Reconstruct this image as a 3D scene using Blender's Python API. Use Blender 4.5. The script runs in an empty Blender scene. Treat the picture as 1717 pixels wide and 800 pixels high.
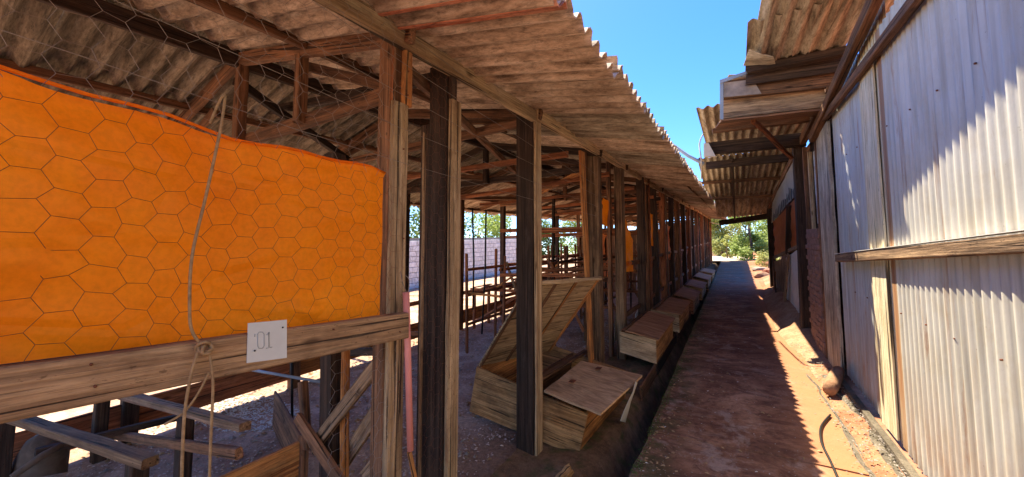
import bpy, bmesh, math, random
from mathutils import Vector, Matrix, noise
random.seed(7)
R = math.radians
S = bpy.context.scene
COL = S.collection

# ---------------------------------------------------------------- camera
F = 645.0; PITCH = R(4.0); YAW = R(29.85); CAM = Vector((0, 0, 1.6)); K = 0.068
fw = Vector((-math.sin(YAW)*math.cos(PITCH), math.cos(YAW)*math.cos(PITCH), math.sin(PITCH)))
rt = Vector((math.cos(YAW), math.sin(YAW), 0)); up = rt.cross(fw)
cd = bpy.data.cameras.new('camera'); cam = bpy.data.objects.new('camera', cd); COL.objects.link(cam)
cam.matrix_world = Matrix.Translation(CAM) @ Matrix((rt, up, -fw)).transposed().to_4x4()
cd.sensor_width = 36; cd.lens = 36*F/1717; cd.clip_start = 0.02; cd.clip_end = 2000
S.camera = cam
# ---------------------------------------------------------------- world, sun, exposure
SUN = Vector((0.37, -0.36, -1.0)).normalized()
w = bpy.data.worlds.new('World'); S.world = w; w.use_nodes = True
wn = w.node_tree.nodes; wl = w.node_tree.links
sky = wn.new('ShaderNodeTexSky'); sky.sky_type = 'NISHITA'; sky.sun_disc = False
sky.sun_elevation = math.asin(-SUN.z); sky.sun_rotation = math.atan2(-SUN.x, -SUN.y)
sky.altitude = 600; sky.air_density = 1.0; sky.dust_density = 0.4; sky.ozone_density = 4.5
hs_ = wn.new('ShaderNodeHueSaturation'); hs_.inputs['Saturation'].default_value = 1.3; hs_.inputs['Value'].default_value = 1.0; hs_.inputs['Hue'].default_value = .514
wl.new(sky.outputs[0], hs_.inputs['Color']); wl.new(hs_.outputs[0], wn['Background'].inputs[0]); wn['Background'].inputs[1].default_value = 0.095
ld = bpy.data.lights.new('sun', 'SUN'); ld.energy = 3.8; ld.angle = R(0.5); ld.color = (1, .89, .68)
sun = bpy.data.objects.new('sun', ld); COL.objects.link(sun)
sun.rotation_euler = SUN.to_track_quat('-Z', 'Y').to_euler()
S.view_settings.view_transform = 'Standard'; S.view_settings.look = 'None'
S.view_settings.gamma = 1; S.view_settings.exposure = 2.15
S.render.engine = 'CYCLES'
S.cycles.max_bounces = 10; S.cycles.diffuse_bounces = 6; S.cycles.transparent_max_bounces = 8

# ---------------------------------------------------------------- measuring helpers (pixel of the photograph on a plane -> place)
def ray(px, py): return fw + rt*((px-858.5)/F) + up*((400-py)/F)
def pX(px, py, X): d = ray(px, py); return CAM + d*(X/d.x)
def pY(px, py, Y): d = ray(px, py); return CAM + d*(Y/d.y)
def pZ(px, py, Z): d = ray(px, py); return CAM + d*((Z-1.6)/d.z)
def pG(px, py, h=0.0): d = ray(px, py); return CAM + d*((h-1.6)/(d.z-K*d.y))
def W(x, y, h=0.0): return Vector((x, y, h+K*y))
def SH(x, y, h=0.0): return Vector((x+0.012*(y-2), y, h+K*y))     # the shed's own line drifts a little towards the path
def rnd(a, b): return random.uniform(a, b)

# ---------------------------------------------------------------- object helpers
WM = {}
def place(o, M, parent=None):
    WM[o] = M
    if parent is not None:
        o.parent = parent; o.matrix_local = WM[parent].inverted() @ M
    else: o.matrix_local = M
def tag(o, label=None, cat=None, group=None, kind=None):
    if label: o['label'] = label
    if cat: o['category'] = cat
    if group: o['group'] = group
    if kind: o['kind'] = kind
    return o
def empty(name, loc, label, cat, group=None):
    o = bpy.data.objects.new(name, None); COL.objects.link(o); o.empty_display_size = .1
    place(o, Matrix.Translation(loc)); return tag(o, label, cat, group)
def mesh_obj(name, me, M, parent=None):
    o = bpy.data.objects.new(name, me); COL.objects.link(o); place(o, M, parent); return o
def mk(name, vs, fs, mat, smooth=False):
    me = bpy.data.meshes.new(name); me.from_pydata([tuple(v) for v in vs], [], fs); me.update()
    if mat: me.materials.append(mat)
    if smooth: me.polygons.foreach_set('use_smooth', [True]*len(me.polygons))
    return me
def frame(p0, p1, upv=(0, 0, 1)):
    x = (Vector(p1)-Vector(p0)).normalized(); u = Vector(upv)
    if abs(x.dot(u)) > .98: u = Vector((0, 1, 0))
    y = u.cross(x).normalized(); z = x.cross(y)
    M = Matrix((x, y, z)).transposed().to_4x4(); M.translation = Vector(p0); return M
def wood_me(L, wy, wz, mat, seg=None, jit=.003, c=.006, warp=0.0):
    """a sawn timber along local X, edges worn, centred on the axis"""
    seg = seg or max(1, min(10, int(L/.22)))
    vs, fs = [], []; c = min(c, wy*.25, wz*.25)
    pr = [(-wy/2+c, -wz/2), (wy/2-c, -wz/2), (wy/2, -wz/2+c), (wy/2, wz/2-c), (wy/2-c, wz/2), (-wy/2+c, wz/2), (-wy/2, wz/2-c), (-wy/2, -wz/2+c)]
    ph = rnd(0, 6)
    for i in range(seg+1):
        t = i/seg; oy = warp*math.sin(t*3.1+ph)*.5; oz = warp*math.sin(t*2.3+ph*1.7)*.5
        for (a, b) in pr:
            vs.append((t*L+(rnd(-jit, jit)*2 if i in (0, seg) else 0), a+oy+rnd(-jit, jit), b+oz+rnd(-jit, jit)))
    for i in range(seg):
        for k in range(8):
            a = i*8+k; b = i*8+(k+1) % 8; fs.append((a, b, b+8, a+8))
    fs.append(tuple(range(7, -1, -1))); fs.append(tuple(seg*8+k for k in range(8)))
    return mk('timber', vs, fs, mat)
def timber(name, p0, p1, wy, wz, mat, parent=None, upv=(0, 0, 1), **kw):
    p0 = Vector(p0); p1 = Vector(p1)
    return mesh_obj(name, wood_me((p1-p0).length, wy, wz, mat, **kw), frame(p0, p1, upv), parent)
def tube_data(pts, r, n=6):
    vs, fs = [], []; pts = [Vector(p) for p in pts]; m = len(pts)
    for i, p in enumerate(pts):
        t = (pts[min(i+1, m-1)]-pts[max(i-1, 0)]).normalized()
        a = t.orthogonal().normalized() if i == 0 else (a - t*a.dot(t)).normalized()
        b = t.cross(a); rr = r[i] if isinstance(r, (list, tuple)) else r
        for k in range(n):
            an = 2*math.pi*k/n; vs.append(p+a*(math.cos(an)*rr)+b*(math.sin(an)*rr))
    for i in range(m-1):
        for k in range(n):
            q = i*n+k; q2 = i*n+(k+1) % n; fs.append((q, q2, q2+n, q+n))
    fs.append(tuple(range(n-1, -1, -1))); fs.append(tuple((m-1)*n+k for k in range(n)))
    return vs, fs
def tube(name, pts, r, mat, parent=None, n=8, smooth=True):
    o0 = Vector(pts[0]); vs, fs = tube_data([Vector(p)-o0 for p in pts], r, n)
    return mesh_obj(name, mk(name, vs, fs, mat, smooth), Matrix.Translation(o0), parent)
def spline(pts, n=8):
    pts = [Vector(p) for p in pts]; out = []
    for i in range(len(pts)-1):
        a = pts[max(i-1, 0)]; b = pts[i]; c = pts[i+1]; d = pts[min(i+2, len(pts)-1)]
        for k in range(n):
            t = k/n
            out.append(.5*((2*b)+(c-a)*t+(2*a-5*b+4*c-d)*t*t+(3*b-a-3*c+d)*t**3))
    out.append(pts[-1]); return out
def slab(name, quad, th, mat, parent=None, n=(1, 1), jit=0.0):
    """board with the given four corners (a,b,c,d) and thickness; a subdivided solid"""
    a, b, c, d = [Vector(q) for q in quad]; o0 = a.copy()
    nr = ((b-a).cross(d-a)).normalized(); nx, ny = n; vs, fs = [], []
    for s in (0, 1):
        for j in range(ny+1):
            for i in range(nx+1):
                u, v = i/nx, j/ny
                p = (a*(1-u)+b*u)*(1-v)+(d*(1-u)+c*u)*v
                e = noise.noise(p*7.3)*jit
                vs.append(p-o0+nr*(e-(th if s else 0)))
    q = (nx+1)*(ny+1); ix = lambda i, j, s: s*q+j*(nx+1)+i
    for j in range(ny):
        for i in range(nx):
            fs.append((ix(i, j, 0), ix(i+1, j, 0), ix(i+1, j+1, 0), ix(i, j+1, 0)))
            fs.append((ix(i, j, 1), ix(i, j+1, 1), ix(i+1, j+1, 1), ix(i+1, j, 1)))
    for i in range(nx):
        fs.append((ix(i, 0, 0), ix(i, 0, 1), ix(i+1, 0, 1), ix(i+1, 0, 0)))
        fs.append((ix(i, ny, 0), ix(i+1, ny, 0), ix(i+1, ny, 1), ix(i, ny, 1)))
    for j in range(ny):
        fs.append((ix(0, j, 0), ix(0, j+1, 0), ix(0, j+1, 1), ix(0, j, 1)))
        fs.append((ix(nx, j, 0), ix(nx, j, 1), ix(nx, j+1, 1), ix(nx, j+1, 0)))
    # local frame with X along a->b so that the grain follows the board
    M = frame(a, b, nr); Mi = M.to_3x3().inverted()
    me = mk(name, [Mi @ v for v in vs], fs, mat); return mesh_obj(name, me, M, parent)
def corr_me(L, Wd, pitch, amp, mat, th=.005, nl=2, ns=6, rag=0.0, phase=0.0):
    """corrugated sheet: corrugations run along local X, repeat along local Y"""
    n = max(2, int(round(Wd/pitch*ns))); vs, fs = [], []
    rg = [rnd(-rag, rag) for _ in range(n+1)]
    for s in (0, 1):
        for i in range(nl+1):
            for k in range(n+1):
                y = Wd*k/n; z = amp*math.cos(2*math.pi*y/pitch+phase)
                x = L*i/nl
                if i == nl: x += rg[k]
                vs.append((x, y, z-(th if s else 0)))
    q = (nl+1)*(n+1); ix = lambda i, k, s: s*q+i*(n+1)+k
    for i in range(nl):
        for k in range(n):
            fs.append((ix(i, k, 0), ix(i+1, k, 0), ix(i+1, k+1, 0), ix(i, k+1, 0)))
            fs.append((ix(i, k, 1), ix(i, k+1, 1), ix(i+1, k+1, 1), ix(i+1, k, 1)))
    for k in range(n):
        fs.append((ix(0, k, 0), ix(0, k+1, 0), ix(0, k+1, 1), ix(0, k, 1)))
        fs.append((ix(nl, k, 0), ix(nl, k, 1), ix(nl, k+1, 1), ix(nl, k+1, 0)))
    for i in range(nl):
        fs.append((ix(i, 0, 0), ix(i, 0, 1), ix(i+1, 0, 1), ix(i+1, 0, 0)))
        fs.append((ix(i, n, 0), ix(i+1, n, 0), ix(i+1, n, 1), ix(i, n, 1)))
    me = mk('corrugated_sheet', vs, fs, mat)
    sm = [True]*len(me.polygons); me.polygons.foreach_set('use_smooth', sm)
    me.set_sharp_from_angle(angle=R(40)); return me
def stone_me(mat, r=1.0, seed=0):
    bm = bmesh.new(); bmesh.ops.create_icosphere(bm, subdivisions=2, radius=r)
    for v in bm.verts:
        v.co *= 1+.35*noise.noise(v.co*1.3+Vector((seed*3.1, 0, 0))); v.co.z *= .65
    me = bpy.data.meshes.new('stone'); bm.to_mesh(me); bm.free(); me.materials.append(mat); return me

# ---------------------------------------------------------------- materials
class NT:
    def __init__(s, name):
        s.m = bpy.data.materials.new(name); s.m.use_nodes = True; s.t = s.m.node_tree; s.n = s.t.nodes
        s.b = s.n['Principled BSDF']; s.tc = s.n.new('ShaderNodeTexCoord'); s.oi = s.n.new('ShaderNodeObjectInfo')
    def L(s, a, b): s.t.links.new(a, b)
    def map(s, scale, rand=True, src='Object'):
        mp = s.n.new('ShaderNodeMapping'); mp.inputs['Scale'].default_value = scale; s.L(s.tc.outputs[src], mp.inputs[0])
        if rand:
            v = s.n.new('ShaderNodeVectorMath'); v.operation = 'SCALE'; v.inputs[0].default_value = (37, 53, 71)
            s.L(s.oi.outputs['Random'], v.inputs['Scale']); s.L(v.outputs[0], mp.inputs['Location'])
        return mp.outputs[0]
    def noise(s, vec, scale=1, det=4, rough=.6, dist=0):
        n = s.n.new('ShaderNodeTexNoise'); n.inputs['Scale'].default_value = scale; n.inputs['Detail'].default_value = det
        n.inputs['Roughness'].default_value = rough; n.inputs['Distortion'].default_value = dist; s.L(vec, n.inputs['Vector']); return n.outputs['Fac']
    def vor(s, vec, scale=1, out='Distance', feat='F1'):
        n = s.n.new('ShaderNodeTexVoronoi'); n.feature = feat; n.inputs['Scale'].default_value = scale; s.L(vec, n.inputs['Vector']); return n.outputs[out]
    def ramp(s, fac, stops):
        n = s.n.new('ShaderNodeValToRGB'); s.L(fac, n.inputs[0]); cr = n.color_ramp
        while len(cr.elements) < len(stops): cr.elements.new(.5)
        for e, (p, c) in zip(cr.elements, stops):
            e.position = p; e.color = (c, c, c, 1) if isinstance(c, (int, float)) else (*c, 1)
        return n.outputs[0]
    def mix(s, fac, a, b, mode='MIX'):
        n = s.n.new('ShaderNodeMix'); n.data_type = 'RGBA'; n.blend_type = mode
        for v, i in ((fac, 0), (a, 6), (b, 7)):
            if isinstance(v, (int, float)): n.inputs[i].default_value = v if i == 0 else (v, v, v, 1)
            elif isinstance(v, tuple): n.inputs[i].default_value = (*v, 1)
            else: s.L(v, n.inputs[i])
        return n.outputs[2]
    def math(s, op, a, b=0.0, clamp=False):
        n = s.n.new('ShaderNodeMath'); n.operation = op; n.use_clamp = clamp
        for v, i in ((a, 0), (b, 1)):
            if isinstance(v, (int, float)): n.inputs[i].default_value = v
            else: s.L(v, n.inputs[i])
        return n.outputs[0]
    def bump(s, h, strength=.5, dist=.01):
        n = s.n.new('ShaderNodeBump'); n.inputs['Strength'].default_value = strength; n.inputs['Distance'].default_value = dist
        s.L(h, n.inputs['Height']); s.L(n.outputs[0], s.b.inputs['Normal'])
    def fin(s, col, rough=.8, metal=0.0, spec=.3):
        if isinstance(col, tuple): s.b.inputs['Base Color'].default_value = (*col, 1)
        else: s.L(col, s.b.inputs['Base Color'])
        s.b.inputs['Roughness'].default_value = rough; s.b.inputs['Metallic'].default_value = metal
        s.b.inputs['Specular IOR Level'].default_value = spec; return s.m

def wood(name, dark, light, grain=1.0, vary=.35, knots=True, stain=(.05, .03, .02), stainf=.5, rough=.85):
    t = NT(name)
    v = t.map((.75, 17*grain, 17*grain)); v2 = t.map((2.4, 105*grain, 105*grain)); v3 = t.map((2.2, 5, 5))
    g = t.noise(v, 1, 6, .7, 1.2); f = t.noise(v2, 1, 4, .7, .3); b = t.noise(v3, 1, 6, .7)
    c = t.ramp(g, [(.34, dark), (.5, tuple((a+b_)/2 for a, b_ in zip(dark, light))), (.64, light)])
    c = t.mix(1.0, c, t.ramp(f, [(.34, .50), (.48, .92), (.66, 1.22)]), 'MULTIPLY')
    c = t.mix(t.ramp(b, [(.45, 0.0), (.62, stainf)]), c, stain)
    ck = t.noise(t.map((.9, 50*grain, 50*grain)), 1, 2, .5, .5); ckr = t.ramp(ck, [(.345, 1.0), (.385, 0.0)])
    c = t.mix(t.math('MULTIPLY', ckr, .85), c, (.018, .011, .008))
    sp = t.noise(t.map((28, 60, 60)), 1, 3, .7); c = t.mix(t.ramp(sp, [(.63, 0.0), (.70, .6)]), c, tuple(x*.3 for x in dark))
    wr = t.noise(t.map((2.1, 11, 11)), 1, 6, .75); c = t.mix(t.ramp(wr, [(.56, 0.0), (.68, .25)]), c, tuple(min(.7, x*1.25+.05) for x in light))
    if knots:
        k = t.vor(t.map((3.2, 9, 9)), 1); c = t.mix(t.ramp(k, [(.05, .85), (.16, 0.0)]), c, tuple(a*.35 for a in dark))
    hv = t.math('ADD', t.math('MULTIPLY', t.oi.outputs['Random'], vary*2), 1-vary)
    cb = t.n.new('ShaderNodeCombineColor'); [t.L(hv, cb.inputs[i]) for i in range(3)]
    c = t.mix(1.0, c, cb.outputs[0], 'MULTIPLY')
    t.bump(t.math('SUBTRACT', t.math('ADD', f, g), ckr), .8, .006)
    return t.fin(c, rough, 0, .25)
M = {}
M['grey_wood'] = wood('weathered_grey_wood', (.17, .092, .048), (.46, .29, .155))
M['pale_wood'] = wood('pale_sawn_wood', (.32, .20, .095), (.68, .48, .27), 1, .2, True, (.16, .09, .05), .5)
M['brown_wood'] = wood('brown_roof_timber', (.095, .045, .022), (.32, .155, .075))
M['dark_wood'] = wood('dark_post_wood', (.026, .016, .011), (.105, .062, .040), 1, .25, False, (.03, .02, .015), .5)  # dark timber; on the front posts shade is in the colour too
M['board_pale'] = wood('pale_upright_board', (.34, .26, .17), (.64, .54, .39), 1, .15)
M['cream'] = wood('cream_painted_board', (.52, .43, .26), (.74, .65, .44), .6, .1, False, (.40, .26, .13), .4)
M['orange_wood'] = wood('orange_wood', (.34, .115, .03), (.70, .32, .10), 1, .2)
M['red_wood'] = wood('reddish_wood', (.20, .06, .022), (.50, .19, .08), 1, .25)
M['box_wood'] = wood('nest_box_wood', (.32, .15, .05), (.68, .38, .15), 1.0, .2, True, (.06, .035, .02), .6)
M['beam_wood'] = wood('front_rail_wood', (.24, .13, .06), (.58, .37, .19), 1.1, .05, True, (.09, .05, .03), .55)

def ply():
    t = NT('old_plywood'); v = t.map((2, 9, 9)); g = t.noise(v, 1, 5, .6, 2.5); v2 = t.map((12, 80, 80)); f = t.noise(v2, 1, 3, .6)
    c = t.ramp(g, [(.3, (.42, .23, .10)), (.55, (.66, .41, .21)), (.75, (.74, .50, .28))])
    c = t.mix(1.0, c, t.ramp(f, [(.3, .7), (.6, 1.05)]), 'MULTIPLY')
    b = t.noise(t.map((1.7, 3, 3)), 1, 5, .7); c = t.mix(t.ramp(b, [(.5, 0.0), (.75, .7)]), c, (.10, .055, .03))
    t.bump(f, .4, .004); return t.fin(c, .85)
M['ply'] = ply()
def ply2():
    t = NT('red_weathered_plywood'); g = t.noise(t.map((2, 8, 8)), 1, 6, .65, 1.5)
    c = t.ramp(g, [(.3, (.22, .10, .045)), (.6, (.46, .24, .12)), (.8, (.54, .35, .21))]); t.bump(g, .4, .006); return t.fin(c, .85)
M['red_ply'] = ply2()

def fibro(name, a, b, c_):
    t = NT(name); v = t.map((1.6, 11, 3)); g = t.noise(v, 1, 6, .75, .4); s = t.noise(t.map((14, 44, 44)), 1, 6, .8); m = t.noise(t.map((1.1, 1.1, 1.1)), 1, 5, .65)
    c = t.ramp(g, [(.36, tuple(x*.7 for x in a)), (.5, b), (.62, c_)])  # stain streaks, their contrast raised to stand in for shading of the ribs
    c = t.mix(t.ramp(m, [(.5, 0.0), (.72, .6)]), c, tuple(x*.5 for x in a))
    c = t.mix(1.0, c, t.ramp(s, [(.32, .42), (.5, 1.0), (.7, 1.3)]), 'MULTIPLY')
    hv = t.math('ADD', t.math('MULTIPLY', t.oi.outputs['Random'], .5), .72)
    cb = t.n.new('ShaderNodeCombineColor'); [t.L(hv, cb.inputs[i]) for i in range(3)]
    c = t.mix(1.0, c, cb.outputs[0], 'MULTIPLY'); t.bump(s, .35, .006); return t.fin(c, .9)
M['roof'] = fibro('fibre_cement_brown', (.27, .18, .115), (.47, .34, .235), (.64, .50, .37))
M['roof_dark'] = fibro('fibre_cement_dark', (.14, .11, .075), (.28, .22, .15), (.46, .38, .28))
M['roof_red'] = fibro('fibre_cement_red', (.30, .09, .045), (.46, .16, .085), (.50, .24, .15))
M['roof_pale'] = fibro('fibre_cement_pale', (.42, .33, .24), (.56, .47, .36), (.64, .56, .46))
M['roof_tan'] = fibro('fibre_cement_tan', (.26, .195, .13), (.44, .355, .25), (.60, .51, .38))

def zinc(name, base, rust_amt, dirt=(.42, .34, .22), rustc=(.30, .13, .05)):
    t = NT(name); st = t.noise(t.map((.8, 16, 16)), 1, 5, .65, .2); bl = t.noise(t.map((3, 4, 4)), 1, 6, .7); sp = t.noise(t.map((40, 60, 60)), 1, 3, .6)
    c = t.ramp(st, [(.3, tuple(x*.66 for x in base)), (.55, base), (.75, tuple(min(.85, x*1.12) for x in base))])
    c = t.mix(t.ramp(bl, [(.46, 0.0), (.72, .6)]), c, dirt)
    r = t.noise(t.map((.6, 9, 9)), 1, 6, .75, .6); c = t.mix(t.ramp(r, [(.62-rust_amt, 0.0), (.76-rust_amt*.8, .9)]), c, rustc)
    c = t.mix(t.ramp(sp, [(.70, 0.0), (.76, .5)]), c, (.10, .07, .05))
    sx = t.n.new('ShaderNodeSeparateXYZ'); t.L(t.tc.outputs['Object'], sx.inputs[0])
    mud = t.math('MULTIPLY', t.math('MULTIPLY', t.math('SUBTRACT', sx.outputs[0], 2.35), 1.4, True), t.ramp(t.noise(t.map((2, 9, 9)), 1, 6, .75), [(.38, 0.0), (.62, .8)]))
    c = t.mix(mud, c, (.36, .21, .12))
    rl = t.noise(t.map((.35, 24, 24)), 1, 3, .6); c = t.mix(t.ramp(rl, [(.66, 0.0), (.72, .55)]), c, (.27, .15, .08))
    t.bump(sp, .15, .003); return t.fin(c, .7, .0, .3)
M['zinc'] = zinc('old_zinc_sheet', (.53, .50, .43), .04)
M['zinc2'] = zinc('bluish_zinc_sheet', (.45, .45, .42), .09)
M['zinc_cream'] = zinc('cream_zinc_sheet', (.64, .55, .36), .05)
M['rust'] = zinc('rusty_sheet', (.40, .26, .15), .22)

def soil(name, a, b, c_, sc=1.0, mossf=0.0, peb=.5, bumpd=.02, damp=None):
    t = NT(name); v = t.map((1, 1, 1), False); n1 = t.noise(v, .9*sc, 6, .65, .4); n2 = t.noise(v, 14*sc, 5, .7); n3 = t.noise(v, 4.2*sc, 5, .6)
    c = t.ramp(n1, [(.3, a), (.52, b), (.72, c_)])
    c = t.mix(1.0, c, t.ramp(n2, [(.3, .62), (.52, 1.0), (.75, 1.25)]), 'MULTIPLY')
    pb = t.vor(v, 38*sc); c = t.mix(t.ramp(pb, [(.08, peb), (.2, 0.0)]), c, tuple(min(.6, x*1.7) for x in c_))
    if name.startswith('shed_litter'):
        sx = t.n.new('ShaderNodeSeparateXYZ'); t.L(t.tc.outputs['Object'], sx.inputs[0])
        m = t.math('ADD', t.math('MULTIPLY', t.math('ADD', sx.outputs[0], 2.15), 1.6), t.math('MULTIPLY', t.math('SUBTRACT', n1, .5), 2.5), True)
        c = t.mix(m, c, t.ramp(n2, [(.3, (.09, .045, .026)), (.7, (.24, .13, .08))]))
    if mossf: c = t.mix(t.ramp(n3, [(.5, 0.0), (.66, mossf)]), c, (.065, .085, .02))
    t.bump(t.math('ADD', n2, t.math('MULTIPLY', n3, 1.5)), .6, bumpd); return t.fin(c, .95, 0, .15)
M['soil'] = soil('red_dirt_ground', (.22, .08, .04), (.36, .15, .08), (.46, .25, .15))
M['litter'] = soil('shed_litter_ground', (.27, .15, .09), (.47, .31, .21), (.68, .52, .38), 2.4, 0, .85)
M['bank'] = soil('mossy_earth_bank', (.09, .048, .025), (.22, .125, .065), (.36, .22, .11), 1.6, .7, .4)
M['ditch'] = soil('dark_ditch', (.008, .006, .004), (.018, .012, .008), (.035, .022, .012), 1.5, .2, .1)  # near-black over the whole ditch
M['plinth'] = soil('pebbly_concrete', (.085, .072, .052), (.15, .125, .092), (.25, .21, .155), 3, 0, .0, .03)
M['mud'] = soil('clay_render', (.24, .12, .065), (.36, .20, .115), (.44, .29, .18), 2, 0, .1, .012)

def path_mat():
    t = NT('stained_concrete_path'); v = t.map((1, 1, 1), False)
    n1 = t.noise(v, 1.1, 7, .68, .6); n2 = t.noise(t.map((2.6, 4.2, 7), False), 1, 7, .75, 1.5); n3 = t.noise(v, 30, 5, .7); n4 = t.noise(v, 3.1, 6, .72, .5)
    c = t.ramp(n1, [(.30, (.12, .055, .032)), (.5, (.30, .145, .082)), (.66, (.48, .27, .165))])
    c = t.mix(t.ramp(n2, [(.45, 0.0), (.58, .75)]), c, (.12, .052, .036))
    c = t.mix(t.ramp(n4, [(.54, 0.0), (.64, .65)]), c, (.44, .32, .25))
    c = t.mix(1.0, c, t.ramp(n3, [(.3, .7), (.5, 1.0), (.75, 1.2)]), 'MULTIPLY')
    # moss along the ditch side, a more even orange tone along the wall side
    sp = t.n.new('ShaderNodeSeparateXYZ'); t.L(t.tc.outputs['Object'], sp.inputs[0])
    edge = t.math('MULTIPLY', t.math('SUBTRACT', -.30, sp.outputs[0]), 3.0, True)
    m = t.math('MULTIPLY', edge, t.ramp(t.noise(v, 5, 6, .75), [(.42, 0.0), (.6, 1.0)])); c = t.mix(m, c, (.065, .075, .022))
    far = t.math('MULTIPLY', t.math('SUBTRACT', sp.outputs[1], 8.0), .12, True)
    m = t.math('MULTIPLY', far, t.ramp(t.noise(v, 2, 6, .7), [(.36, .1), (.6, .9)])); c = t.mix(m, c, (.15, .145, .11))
    wd = t.math('MULTIPLY', t.math('SUBTRACT', sp.outputs[0], .30), 4.0, True)
    m = t.math('MULTIPLY', wd, t.ramp(t.noise(v, 3, 5, .6), [(.3, .75), (.6, 1.0)])); c = t.mix(m, c, (.36, .155, .075))
    t.bump(t.math('ADD', n3, t.math('MULTIPLY', n4, 2)), .5, .008); return t.fin(c, .9, 0, .2)
M['path'] = path_mat()

def tarp_mat(name, a, b):
    t = NT(name); v = t.map((1, 1, 1)); n = t.noise(v, 1.6, 4, .6, .8); n2 = t.noise(v, 60, 3, .6); d = t.noise(t.map((1, 1.5, 3)), 2.0, 6, .75)
    c = t.ramp(n, [(.3, a), (.7, b)]); c = t.mix(1.0, c, t.ramp(n2, [(.3, .9), (.6, 1.03)]), 'MULTIPLY'); c = t.mix(t.ramp(d, [(.55, 0.0), (.75, .35)]), c, tuple(x*.75 for x in a))
    cr = t.vor(t.map((1, 1.7, 3.1)), 1.3, 'Distance', 'DISTANCE_TO_EDGE')
    tr = t.n.new('ShaderNodeBsdfTranslucent'); mx = t.n.new('ShaderNodeMixShader'); mx.inputs[0].default_value = .5
    t.L(c, tr.inputs[0]); t.fin(c, .55, 0, .3); t.bump(t.math('ADD', t.ramp(cr, [(.0, 0.0), (.07, 1.0)]), t.noise(v, 7, 6, .7)), .5, .012)
    t.L(t.b.outputs[0], mx.inputs[1]); t.L(tr.outputs[0], mx.inputs[2]); t.L(mx.outputs[0], t.n['Material Output'].inputs[0]); return t.m
M['tarp'] = tarp_mat('orange_tarpaulin', (.86, .20, .004), (1.0, .31, .008))
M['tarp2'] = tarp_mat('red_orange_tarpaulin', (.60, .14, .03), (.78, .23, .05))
M['netting'] = tarp_mat('white_sack_sheet', (.55, .50, .42), (.68, .63, .55))

def plain(name, col, rough=.6, metal=0.0, var=.15, sc=8):
    t = NT(name); n = t.noise(t.map((1, 1, 1)), sc, 5, .65); c = t.mix(1.0, col, t.ramp(n, [(.3, 1-var), (.7, 1+var*.5)]), 'MULTIPLY'); t.bump(n, .2, .003); return t.fin(c, rough, metal)
M['wire'] = plain('rusty_shaded_wire', (.20, .07, .035), .6, .3)  # rust, with the netting's shadow on the tarpaulin taken into the tone
M['wire_light'] = plain('galvanised_wire', (.25, .205, .165), .6, .3)
M['rope'] = plain('frayed_rope', (.36, .23, .11), .9, 0, .4, 60)
M['pink'] = plain('pink_plastic_pipe', (.72, .27, .22), .45, 0, .12)
M['plate'] = plain('white_painted_plate', (.62, .64, .60), .5, 0, .08)
M['pencil'] = plain('faded_marker', (.40, .43, .43), .7)
M['black'] = plain('black_rubber', (.015, .014, .013), .5)
M['grey_pipe'] = plain('grey_pvc_pipe', (.30, .33, .35), .5)
M['white_pipe'] = plain('white_plastic_hose', (.62, .62, .60), .5)
M['brick'] = plain('red_brick', (.34, .13, .08), .9, 0, .35, 14)
M['dark_brick'] = plain('sooty_brick', (.27, .15, .11), .9, 0, .4, 14)
M['block'] = plain('whitewashed_block', (.76, .74, .68), .9, 0, .35, 5)
M['mortar'] = plain('grey_mortar', (.30, .26, .22), .95, 0, .2)
M['bark'] = plain('tree_bark', (.16, .11, .075), .9, 0, .4, 12)
M['stone'] = plain('grey_stone', (.33, .26, .21), .9, 0, .35, 9)
M['chip'] = plain('wood_shaving', (.58, .46, .38), .9, 0, .3, 3)
M['leaflit'] = plain('dry_leaf', (.38, .24, .12), .9, 0, .4, 3)
M['strip'] = plain('white_strip', (.66, .62, .55), .7, 0, .15)
def leaf(name, a, b):
    t = NT(name); n = t.noise(t.map((1, 1, 1)), 2.2, 4, .7); n2 = t.noise(t.map((1, 1, 1)), 17, 3, .7); c = t.ramp(n, [(.35, a), (.65, b)]); c = t.mix(1.0, c, t.ramp(n2, [(.3, .6), (.7, 1.4)]), 'MULTIPLY')
    tr = t.n.new('ShaderNodeBsdfTranslucent'); mx = t.n.new('ShaderNodeMixShader'); mx.inputs[0].default_value = .35
    t.L(c, tr.inputs[0]); t.fin(c, .6); t.L(t.b.outputs[0], mx.inputs[1]); t.L(tr.outputs[0], mx.inputs[2]); t.L(mx.outputs[0], t.n['Material Output'].inputs[0]); return t.m
M['leaf'] = leaf('bright_leaf', (.16, .25, .04), (.34, .42, .09))
M['leaf2'] = leaf('mid_leaf', (.07, .13, .025), (.17, .24, .05))
M['leaf3'] = leaf('yellow_leaf', (.28, .33, .07), (.50, .48, .14))

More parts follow.
